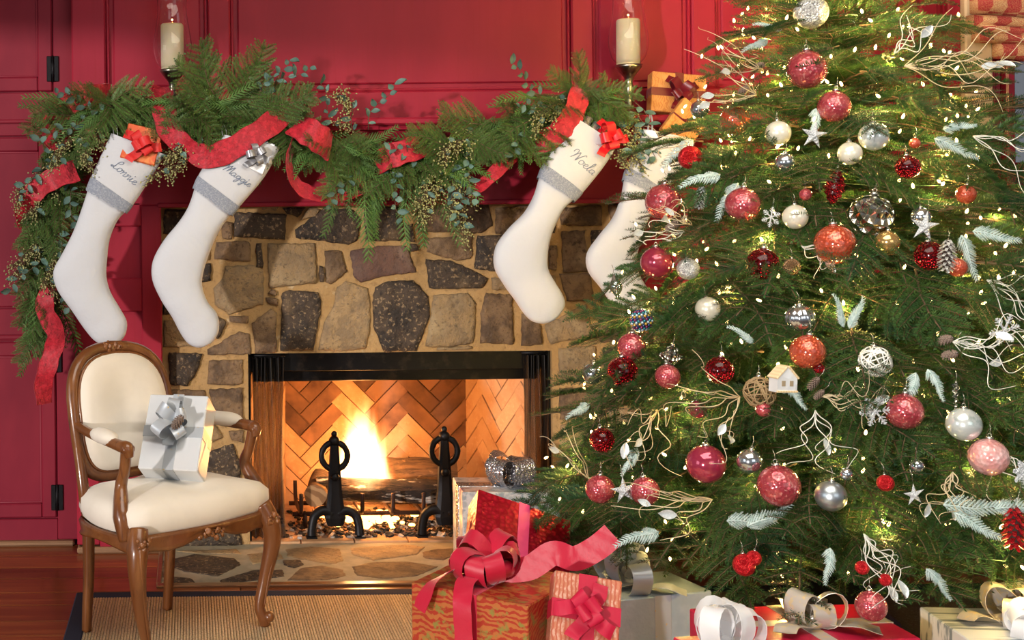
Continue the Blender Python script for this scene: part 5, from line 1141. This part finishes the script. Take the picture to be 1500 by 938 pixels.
# ================================================================ ornaments
def tree_pt(x, y, k=1.0):
    """where the ray through a photo pixel meets the tree's outer cone (nearest side)"""
    o = V((0, -D0, CH)); r = ray(x, y); best = None; d = 2.3
    while d < 4.2:
        p = o+r*d; e = math.hypot(p.x-TX, p.y-TY)-RT(p.z)*k
        if best is None or e < best[0]: best = (e, p)
        if e <= 0: return p
        d += .006
    return best[1]
def fl_bump(sc): return [('voro', sc, .6, .003)]
OM = {'dk': M('cone_shadow_core', (.04, .025, .02), .9),
 'pink': M('pink_glass', (.46, .055, .075), .12, .5, coat=.8, layers=[('noise', 1.5, .4, .65, (.62, .13, .13)), ('noise', 6.0, .58, .66, (.75, .30, .27))], bump=[('voro', 5.5, .18, 0.04)]),
 'coral': M('coral_glass', (.60, .085, .035), .13, .5, coat=.8, layers=[('noise', 1.3, .4, .65, (.70, .17, .10))], bump=[('voro', 5.5, .22, 0.04)]),
 'magenta': M('magenta_glass', (.38, .03, .075), .12, .45, coat=.9, layers=[('noise', 1.0, .4, .65, (.50, .07, .09))]),
 'rose': M('pale_rose_glass', (.78, .36, .34), .2, .25, coat=.8, layers=[('noise', 1.0, .4, .65, (.86, .55, .52))], bump=[('voro', 4.5, .2, 0.04)]),
 'red': M('red_crackle', (.50, .004, .018), .14, .85, coat=.6, bump=[('voro', 4.75, .9, 0.12)]),
 'redg': M('red_glitter', (.55, .008, .016), .3, .7, layers=[('cell', 8.0, .5, .9, (.75, .05, .05))], bump=[('voro', 9.5, .45, 0.08)]),
 'silver': M('silver_glass', (.70, .74, .78), .13, .95, layers=[('noise', 0.7, .4, .7, (.52, .58, .62))]),
 'matte': M('satin_silver', (.50, .56, .60), .32, .9),
 'glit': M('silver_glitter', (.72, .72, .68), .3, .5, layers=[('cell', 8.5, .4, .9, (.85, .85, .82)), ('noise', 7.5, .5, .6, (.36, .36, .34))], bump=[('voro', 10.0, .4, 0.08)]),
 'pearl': M('pearl_glass', (.78, .74, .58), .22, .3, coat=.8, layers=[('noise', 0.8, .4, .65, (.86, .84, .72))]),
 'ice': M('pale_ice_glass', (.72, .78, .76), .2, .45, coat=.7, layers=[('noise', 1.5, .5, .68, (.46, .55, .52))], bump=[('noise', 3.0, .2, .002)]),
 'merc': M('mercury_glass', (.80, .78, .66), .10, .9, layers=[('noise', 1.5, .45, .6, (.45, .47, .42))], bump=[('voro', 2.25, .9, 0.2)]),
 'gold': M('gold_glass', (.70, .45, .16), .15, .8, coat=.5), 'bronze': M('bronze_glass', (.40, .24, .12), .25, .7, bump=[('voro', 6.0, .6, 0.06)]),
 'white': M('white_glitter', (.82, .86, .88), .45, .15, layers=[('noise', 10.0, .5, .7, (.62, .68, .72))], bump=[('voro', 10.0, .6, 0.04)]),
 'cream': M('cream_wood', (.78, .62, .38), .5, layers=[('wave', (40, 40, 40), .4, .7, (.68, .52, .30), 1)]), 'vine': M('vine_twig', (.32, .22, .11), .8), 'brown': M('pinecone_brown', (.16, .10, .07), .8, layers=[('noise', 40, .5, .65, (.42, .38, .34))]),
 'cap': M('silver_cap', (.6, .58, .52), .25, 1.0), 'wil': M('gilded_willow', (.62, .52, .34), .5, .25, rand=.2), 'wilw': M('frosted_willow', (.70, .70, .64), .5, .15, rand=.2), 'gleaf': M('silver_glitter_leaf', (.62, .68, .68), .4, .4, layers=[('noise', 160, .5, .65, (.82, .86, .86))])}
CAPM = MB().lathe([(0, .0), (.20, 0), (.20, .14), (.12, .17), (0, .17)], 12).tube([V((.09*math.cos(a), 0, .24+.09*math.sin(a))) for a in [2*PI*i/12 for i in range(12)]], .016, 5, closed=True, up=V((0, 1, 0))).mesh('cap', OM['cap'])
SPHM = {}
def unit(kind, mat):
    key = (kind, mat)
    if key in SPHM: return SPHM[key]
    m = MB()
    if kind == 'ball': m.ball((0, 0, 0), 1, 32, 20)
    elif kind == 'ribbed': m.lathe([(math.sin(PI*i/16)*1.0, -.92*math.cos(PI*i/16)) for i in range(17)], 60, ripple=lambda w, z: .07*abs(math.cos(5*w))-.04)
    elif kind == 'saucer': m.lathe([(0, -1.5), (.12, -1.2), (.3, -.9), (.55, -.55), (.8, -.40), (1.05, -.15), (1.1, 0), (.95, .2), (.6, .35), (.5, .5), (.62, .65), (.5, .85), (.25, .98), (0, 1.0)], 28)
    elif kind == 'drop': m.lathe([(0, -1.9), (.12, -1.55), (.35, -1.1), (.72, -.55), (.85, 0), (.74, .45), (.42, .95), (.2, 1.35), (.10, 1.6), (0, 1.65)], 24, ripple=lambda w, z: .03*math.cos(6*w+z*3))
    elif kind == 'spiral': m.lathe([(max(0, .95*math.sin(PI*(i/40))**.75)*(1-.18*(i/40-.5)), -2.0+3.9*i/40) for i in range(41)], 28, ripple=lambda w, z: .09*math.sin(w+z*9.5))
    elif kind == 'icicle': m.lathe([(max(0, .42*(i/36)**.7*(1 if i < 34 else .4)), -2.2+4.0*i/36) for i in range(37)], 16, ripple=lambda w, z: .30*math.sin(w+z*8))
    elif kind == 'star':
        vs = [(0, -.30, 0), (0, .30, 0)]+[((1.0 if i % 2 == 0 else .36)*math.sin(PI*i/5), 0, (1.0 if i % 2 == 0 else .36)*math.cos(PI*i/5)) for i in range(10)]
        m.add(vs, [(0, 2+i, 2+(i+1) % 10) for i in range(10)]+[(1, 2+(i+1) % 10, 2+i) for i in range(10)])
    elif kind == 'flake':
        for i in range(6):
            a = PI*i/3; d = V((math.sin(a), 0, math.cos(a))); q = V((math.cos(a), 0, -math.sin(a))); m.tube([V((0, 0, 0)), d], [.075, .05], 6, smooth=False)
            for s, l in ((.42, .34), (.66, .26), (.86, .14)):
                for g in (-1, 1): m.tube([d*s, d*(s+l*.7)+q*(g*l*.75)], [.05, .035], 5, smooth=False)
        m.ball((0, 0, 0), .14, 8, 6, (1, .5, 1))
    elif kind == 'flower':
        for i in range(9):
            a = 2*PI*i/9; d = V((math.sin(a), -.25, math.cos(a))).normalized(); q = V((math.cos(a), 0, -math.sin(a))); n_ = V((0, -.06, 0))
            m.add([n_, d*.6-q*.22, d*1.0-q*.1, d*1.0+q*.1, d*.6+q*.22, d*.6+V((0, -.12, 0))], [(0, 1, 5), (1, 2, 5), (2, 3, 5), (3, 4, 5), (4, 0, 5)])
        m.ball((0, -.1, 0), .2, 8, 6)
    elif kind == 'cone':
        m.ball((0, 0, 0), 1, 14, 10, (.55, .55, 1.85), m=1)
        for i in range(72):
            f = (i+.5)/72; z = 1.95-3.7*f; r = .86*math.sqrt(max(.03, 1-(z/2.05)**2)); a = i*2.39996; o_ = V((math.cos(a), math.sin(a), 0)); t = V((-math.sin(a), math.cos(a), 0)); c = o_*(r*.55)+V((0, 0, z+.12)); e = o_*(r+.22)+V((0, 0, z-.22))
            m.add([c-t*.20, e-t*.15, e+V((0, 0, -.10)), e+t*.15, c+t*.20, c+V((0, 0, -.12))], [(0, 1, 2, 3, 4), (0, 5, 1), (1, 5, 2), (2, 5, 3), (3, 5, 4)], 0)
    elif kind == 'vine':
        rd = random.Random(3)
        for i in range(20):
            n_ = V((rd.gauss(0, 1), rd.gauss(0, 1), rd.gauss(0, 1))).normalized(); a_ = n_.orthogonal().normalized(); b_ = n_.cross(a_); off = rd.uniform(-.35, .35); rr = math.sqrt(1-off*off)
            m.tube([n_*off+(a_*math.cos(w)+b_*math.sin(w))*rr*(1+.03*math.sin(5*w)) for w in [2*PI*j/28 for j in range(28)]], .045, 5, closed=True, up=n_)
    elif kind == 'beads': pass
    SPHM[key] = m.mesh({'ball': 'ball', 'ribbed': 'ribbed_ball', 'saucer': 'saucer_body', 'drop': 'teardrop', 'spiral': 'spiral_body', 'icicle': 'icicle_body', 'star': 'star', 'flake': 'snowflake', 'flower': 'petals', 'cone': 'cone_scales', 'vine': 'vine_wraps', 'beads': 'beads'}[kind], [OM[mat], OM['dk']]); return SPHM[key]
TOPZ = {'ball': .97, 'ribbed': .9, 'saucer': 1.0, 'drop': 1.6, 'spiral': 1.85, 'icicle': 1.75, 'cone': 1.85, 'vine': .98}
def orn(x, y, r, kind, mat, label, group=None, name=None, k=1.0, rot=None, fwd=0.0, cat='ornament'):
    p = tree_pt(x, y, k); s = r*(p.y+D0)/FPX; p = p+V((0, -1, 0))*fwd; rd = random.Random(int(x*7+y))
    lowz = {'saucer': 1.5, 'drop': 1.9, 'spiral': 2.0, 'icicle': 2.2, 'cone': 1.9}.get(kind, 1.0)*s
    R = rot if rot else (rd.uniform(-.12, .12), rd.uniform(-.15, .15), rd.uniform(-.5, .5))
    t = thing(name or 'bauble', label, cat, (p.x, p.y, p.z), R, group)
    inst(SPHM[(kind, mat)].name.split('.')[0] if (kind, mat) in SPHM else unit(kind, mat).name.split('.')[0], unit(kind, mat), t, Matrix.Diagonal((s, s, s, 1)))
    if kind in TOPZ:
        cs = s*(1.0 if kind in ('ball', 'ribbed', 'saucer', 'vine') else .8); inst('cap', CAPM, t, Matrix.Translation((0, 0, s*TOPZ[kind]))@Matrix.Diagonal((cs, cs, cs, 1)))
        MB().tube([(0, 0, s*TOPZ[kind]+.30*cs), (.002, .002, s*TOPZ[kind]+.30*cs+.014), (0, .008, s*TOPZ[kind]+.30*cs+.026)], .0007, 4).build('hook', OM['cap'], t, world=False)
    elif kind in ('star', 'flake', 'flower'):
        MB().tube([(0, 0, s), (.001, .003, s+.02), (0, .008, s+.032)], .0006, 4).build('hanging_thread', OM['cap'], t, world=False)
    return t
GP = 'glass balls on the tree'
PK = 'translucent pink glass ball hanging on the tree'
for a in ((1182, 102, 28), (1222, 156, 23), (1088, 300, 25), (925, 508, 20), (978, 552, 18), (1325, 603, 26), (945, 720, 21), (1141, 712, 30), (1276, 888, 22), (1180, 285, 9), (1118, 600, 11)): orn(*a, 'ball', 'pink', PK, 'pink '+GP)
orn(972, 296, 26, 'ball', 'pink', 'translucent pink ball behind the silver star near the fourth stocking')
orn(879, 717, 21, 'ball', 'pink', 'pink ball with a silver star beside it above the blue silver gift')
CO = 'coral red frosted glass ball hanging on the tree'
for a in ((1223, 358, 29), (1076, 177, 21), (1183, 516, 25), (1415, 285, 14), (1402, 392, 14), (1340, 210, 8)): orn(*a, 'ball', 'coral', CO, 'coral '+GP)
MG = 'magenta glossy glass ball nestled among the branches'
for a in ((962, 385, 23), (1034, 680, 28), (1022, 600, 13)): orn(*a, 'ball', 'magenta', MG, 'magenta '+GP)
orn(1448, 670, 27, 'ball', 'rose', 'pale rose glass ball below the ice white ball')
RD = 'crackled shiny red ball hanging on the tree'
for a in ((1117, 387, 23), (912, 545, 22), (1054, 543, 20), (882, 645, 18), (1330, 245, 17), (1200, 540, 8)): orn(*a, 'ball', 'red', RD, 'red crackled '+GP)
orn(1362, 375, 21, 'ball', 'red', 'crackled red ball behind the silver pine cone ornament')
RG = 'red glittered ball ornament deep in the branches'
for a in ((1011, 231, 17), (1297, 708, 12), (1090, 828, 16), (1104, 818, 11), (1263, 832, 10), (1297, 850, 9)): orn(*a, 'ball', 'redg', RG, 'red glitter balls on the tree')
orn(1188, 18, 24, 'ball', 'glit', 'large silver glitter ball high on the tree')
orn(1008, 394, 16, 'ball', 'glit', 'small silver glitter ball beside the magenta ball')
orn(1025, 160, 13, 'ball', 'silver', 'small shiny silver ball beside the mantel gift')
for a in ((1150, 238, 14), (1349, 318, 14), (1343, 683, 10), (1098, 676, 18), (868, 548, 15), (1240, 695, 9)): orn(*a, 'ball', 'silver', 'polished silver glass ball hanging on the tree', 'silver '+GP)
orn(1217, 727, 22, 'ball', 'matte', 'satin grey silver ball low on the tree')
orn(1280, 200, 21, 'ball', 'ice', 'ice white ball with dark flecks near the red finial')
orn(1412, 622, 24, 'ball', 'ice', 'ice white ball above the pale rose ball')
for a in ((1037, 453, 18), (1140, 195, 18), (1165, 318, 18), (1245, 225, 17)): orn(*a, 'ball', 'pearl', 'cream pearl glass ball glowing among the lights', 'cream pearl '+GP)
orn(1276, 316, 31, 'ball', 'merc', 'large faceted mercury glass ball beside the coral ball')
orn(1160, 391, 12, 'ball', 'bronze', 'small bronze ball beside the crackled red ball')
orn(1300, 355, 17, 'ball', 'gold', 'gold glass ball under the silver star')
orn(1172, 466, 21, 'ribbed', 'silver', 'ribbed silver pumpkin-shaped ornament', name='ribbed_bauble')
orn(983, 522, 15, 'saucer', 'merc', 'silver tiered saucer ornament above a pink ball', name='finial_ornament')
orn(902, 420, 11, 'drop', 'silver', 'shiny silver teardrop ornament before the stocking toe', name='teardrop_ornament')
orn(1223, 272, 14, 'spiral', 'red', 'red spiral ribbed finial ornament', name='finial_ornament')
orn(1400, 580, 11, 'icicle', 'merc', 'twisted clear glass icicle ornament', name='icicle_ornament')
orn(1486, 775, 16, 'cone', 'redg', 'red glitter pine cone ornament at the tree edge', name='pine_cone', rot=(0, 0, 0))
orn(1022, 290, 8.5, 'cone', 'white', 'small silver white pine cone beside a pink ball', name='pine_cone', fwd=.02)
orn(1363, 374, 12, 'cone', 'glit', 'frosted silver pine cone before the crackled red ball', name='pine_cone', fwd=.07, rot=(0, .1, 0))
for a in ((1112, 98, 6), (1090, 132, 6), (1100, 142, 6), (1192, 562, 6), (1200, 578, 5), (1385, 498, 7), (1392, 520, 7), (985, 332, 7)): orn(*a, 'cone', 'brown', 'tiny natural brown pine cone on a twig pick', 'tiny brown pine cones', name='pine_cone', rot=(a[0] % 7*.2, .5, 0))
for a in ((965, 296, 22), (902, 711, 21), (1175, 200, 21), (1333, 331, 23), (1316, 716, 17)):
    orn(*a, 'star', 'white', {965: 'silver star ornament before a pink ball near the stocking', 902: 'silver star ornament beside the low pink ball', 1175: 'silver star ornament beside the ice white ball', 1333: 'silver star ornament beside the mercury glass ball', 1316: 'white star ornament beside a small red glitter ball'}[a[0]], name='star_ornament', fwd=.065, rot=(.1, .15 if a[0] % 2 else -.15, .1))
orn(1122, 318, 15, 'flake', 'white', 'white snowflake ornament beside a pink ball', name='snowflake_ornament', fwd=.03, rot=(0, .2, .1))
orn(1273, 600, 23, 'flake', 'white', 'large white snowflake ornament between vine twigs', name='snowflake_ornament', fwd=.03, rot=(0, .4, -.1))
orn(1460, 482, 24, 'flake', 'white', 'frosted white snowflake above the icicle ornament', name='snowflake_ornament', fwd=.03, rot=(.2, .3, .2))
orn(1495, 690, 24, 'flower', 'white', 'white petalled flower ornament beside the pale rose ball', name='flower_ornament', fwd=.02, rot=(0, 0, 0))
orn(1113, 575, 22, 'vine', 'vine', 'woven vine twig ball below the wooden house', name='twig_ball')
orn(1282, 530, 22, 'vine', 'wilw', 'silver wire twig ball above the snowflake', name='twig_ball')
# jewelled mosaic ball
p = tree_pt(940, 470); s = 16*(p.y+D0)/FPX; t = thing('bauble', 'dark ball studded with coloured beads beside the stone wall', 'ornament', p)
MB().ball((0, 0, 0), s*.93, 20, 14).build('ball', M('dark_core', (.03, .03, .035), .4), t, world=False)
BC = [M('bead_%s' % n, c_, .15, .5, coat=.8) for n, c_ in (('teal', (.02, .20, .26)), ('gold', (.55, .34, .06)), ('plum', (.20, .03, .12)), ('ice', (.45, .6, .65)), ('navy', (.02, .05, .15)))]
for mi in range(5):
    m = MB()
    for i in range(mi, 150, 5): z_ = 1-2*(i+.5)/150; q = math.sqrt(1-z_*z_); a = i*2.39996; m.ball((s*.95*q*math.cos(a), s*.95*q*math.sin(a), s*.95*z_), s*.15, 6, 5)
    m.build('beads', BC[mi], t, world=False)
inst('cap', CAPM, t, Matrix.Translation((0, 0, s*.97))@Matrix.Diagonal((s, s, s, 1)))
# wooden house
p = tree_pt(1133, 552)+V((0, -.05, 0)); k_ = (p.y+D0)/FPX; t = thing('house_ornament', 'small cream wooden house ornament with gable roof', 'ornament', p+V((0, 0, -18*k_)), (0, .05, .25))
w, h, d_ = 17*k_, 20*k_, 9*k_
m = MB(); m.prism([(-w, 0), (w, 0), (w, h), (0, h*1.85), (-w, h)], lambda x, y, dd: V((x, -dd, y)), -d_, d_); m.build('house_body', OM['white'], t, world=False)
for sg in (-1, 1):
    m = MB(); m.box((sg*w*.58, 0, h*1.46), (w*1.5, d_*2.4, 3*k_), Euler((0, sg*math.atan2(h*.85, w), 0)), bev=.001); m.build('roof', OM['cream'], t, world=False)
m = MB(); m.box((0, -d_*1.02, h*.06), (w*2.1, d_*.3, 3*k_), bev=.0008); m.build('base_strip', OM['cream'], t, world=False)
for fx in (-.4, .4): MB().box((fx*w, -d_-.0006, h*.65), (w*.35, .0015, h*.4)).build('window', M('house_window', (.35, .28, .18), .6), t, world=False)
# frosted cedar sprigs and curly willow picks
FRM = [cedar_spray(l, 160+i).mesh('frosted_sprig', [BRK, FROST]) for i, l in enumerate((.10, .14, .18))]
for i, (x, y, dx, dy, l) in enumerate(((1075, 268, -.6, .8, 1), (1050, 255, -1, .1, 1), (1230, 478, -.2, -1, 0), (1238, 480, .4, -.9, 0), (1362, 205, .8, .3, 1), (1375, 190, .9, -.2, 0), (1400, 345, .3, .9, 1), (1418, 340, .9, .1, 1), (1335, 545, -.4, .9, 0), (1352, 540, .5, .9, 0), (1375, 740, .9, -.1, 2), (1390, 750, .9, .4, 1), (1090, 770, .8, -.5, 1), (1060, 762, .9, -.1, 1), (960, 775, -1, .1, 1), (1140, 45, -.8, -.3, 0), (1120, 60, -.8, .2, 0), (1450, 745, .7, -.2, 1), (860, 590, -.6, .2, 0), (930, 655, -.5, .6, 0), (1010, 205, -.8, .5, 1), (1190, 160, -.2, 1, 0), (1140, 560, .5, .5, 0), (1210, 800, -.2, .8, 0), (1350, 830, .5, .6, 0), (1100, 500, -.6, -.5, 0))):
    p = tree_pt(x, y, .98)+V((0, -.02, 0)); o = inst('frosted_sprig', FRM[l], None, orient(p, V((dx, -.35, -dy)), V((.1, -1, .5)), .85, .2)); tag(o, 'frosted pale green cedar sprig tucked in the tree', 'sprig', 'frosted sprigs in the tree')
GLM = leaf_mesh('glitter_leaf', .042, .011, OM['gleaf'])
PICKS = [(1105, 140, -1, -.25, .26, 8, 'wil', 'over the mantel gift'), (1115, 105, -.9, -.5, .22, 5, 'wil', 'beside the second candle lamp'), (1320, 98, .9, -.05, .26, 10, 'wil', 'in front of the cream window casing'), (1305, 80, .6, -.7, .15, 5, 'wilw', 'below the checked shade'), (1010, 330, -.8, -.6, .14, 7, 'wil', 'beside the pink ball and stocking'), (1000, 340, -1, .1, .17, 5, 'wilw', 'across the fourth stocking'), (960, 600, -.6, .3, .18, 8, 'wil', 'under the crackled red balls'), (1080, 580, -.9, .15, .22, 9, 'wil', 'from the vine twig ball'), (1200, 580, .8, .1, .18, 8, 'wil', 'towards the large snowflake'), (1040, 730, -1, .1, .25, 9, 'wil', 'over the blue silver gift'), (1390, 500, 1, .15, .20, 9, 'wilw', 'around the frosted snowflake'), (1440, 410, .9, .5, .20, 8, 'wilw', 'reaching the tree edge by the sash'), (1390, 690, -.4, .9, .14, 7, 'wil', 'under the ice white ball'), (1260, 780, .4, .8, .16, 8, 'wilw', 'low on the tree above the crimson gift'), (1190, 600, -.3, 1, .15, 5, 'wilw', 'hanging below the wooden house'), (1430, 660, .8, .7, .15, 6, 'wilw', 'beside the pale rose ball'), (860, 700, -.9, -.7, .22, 4, 'wil', 'before the mesh curtain'), (1420, 200, .8, .5, .20, 5, 'wilw', 'across the window casing'), (1170, 360, .6, .6, .12, 5, 'wilw', 'below the mercury glass ball'), (1010, 205, -.9, .1, .16, 5, 'wil', 'across the stocking behind the tree')]
for i, (x, y, dx, dy, L_, n, mt_, where) in enumerate(PICKS):
    rd = random.Random(900+i); p = tree_pt(x, y, .97)+V((0, -.015, 0)); t = thing('willow_pick', 'bunch of curly %s willow twigs %s' % ('gilded' if mt_ == 'wil' else 'frosted', where), 'twig pick', p)
    for j in range(n):
        d = V((dx+rd.uniform(-.55, .55), -rd.uniform(.1, .7), -dy+rd.uniform(-.55, .55))).normalized(); a_ = d.orthogonal().normalized(); b_ = d.cross(a_); l = L_*rd.uniform(.6, 1.15); ph = rd.uniform(0, 6); f1 = rd.uniform(7, 15); P = []
        for q in range(23):
            f = q/22; P.append(d*(l*f)+a_*(.027*f*math.sin(f*f1+ph))+b_*(.027*f*math.cos(f*f1*.8+ph))+V((0, 0, -.05*f*f*rd.random()*0)))
        m = MB(); m.tube(P, [.0014, .0012, .0007], 5); tw = m.build('twig', OM[mt_], t, world=False)
        if j % 4 == 1: inst('glitter_leaf', GLM, tw, orient(P[16], (d+a_*rd.uniform(-.8, .8)).normalized(), V((rd.uniform(-.4, .4), -1, .2)), rd.uniform(.8, 1.1)))
# cone on the chair gift
t = thing('pine_cone', 'brown and silver pine cone tied on the armchair gift bow', 'ornament', (0, 0, 0)); mg = wmat(g10)@Matrix.Translation((.030, -.118, .125))
t.location = mg.translation; t.rotation_euler = (.5, .6, 0); inst('cone_scales', unit('cone', 'brown'), t, Matrix.Diagonal((.014, .014, .014, 1)))
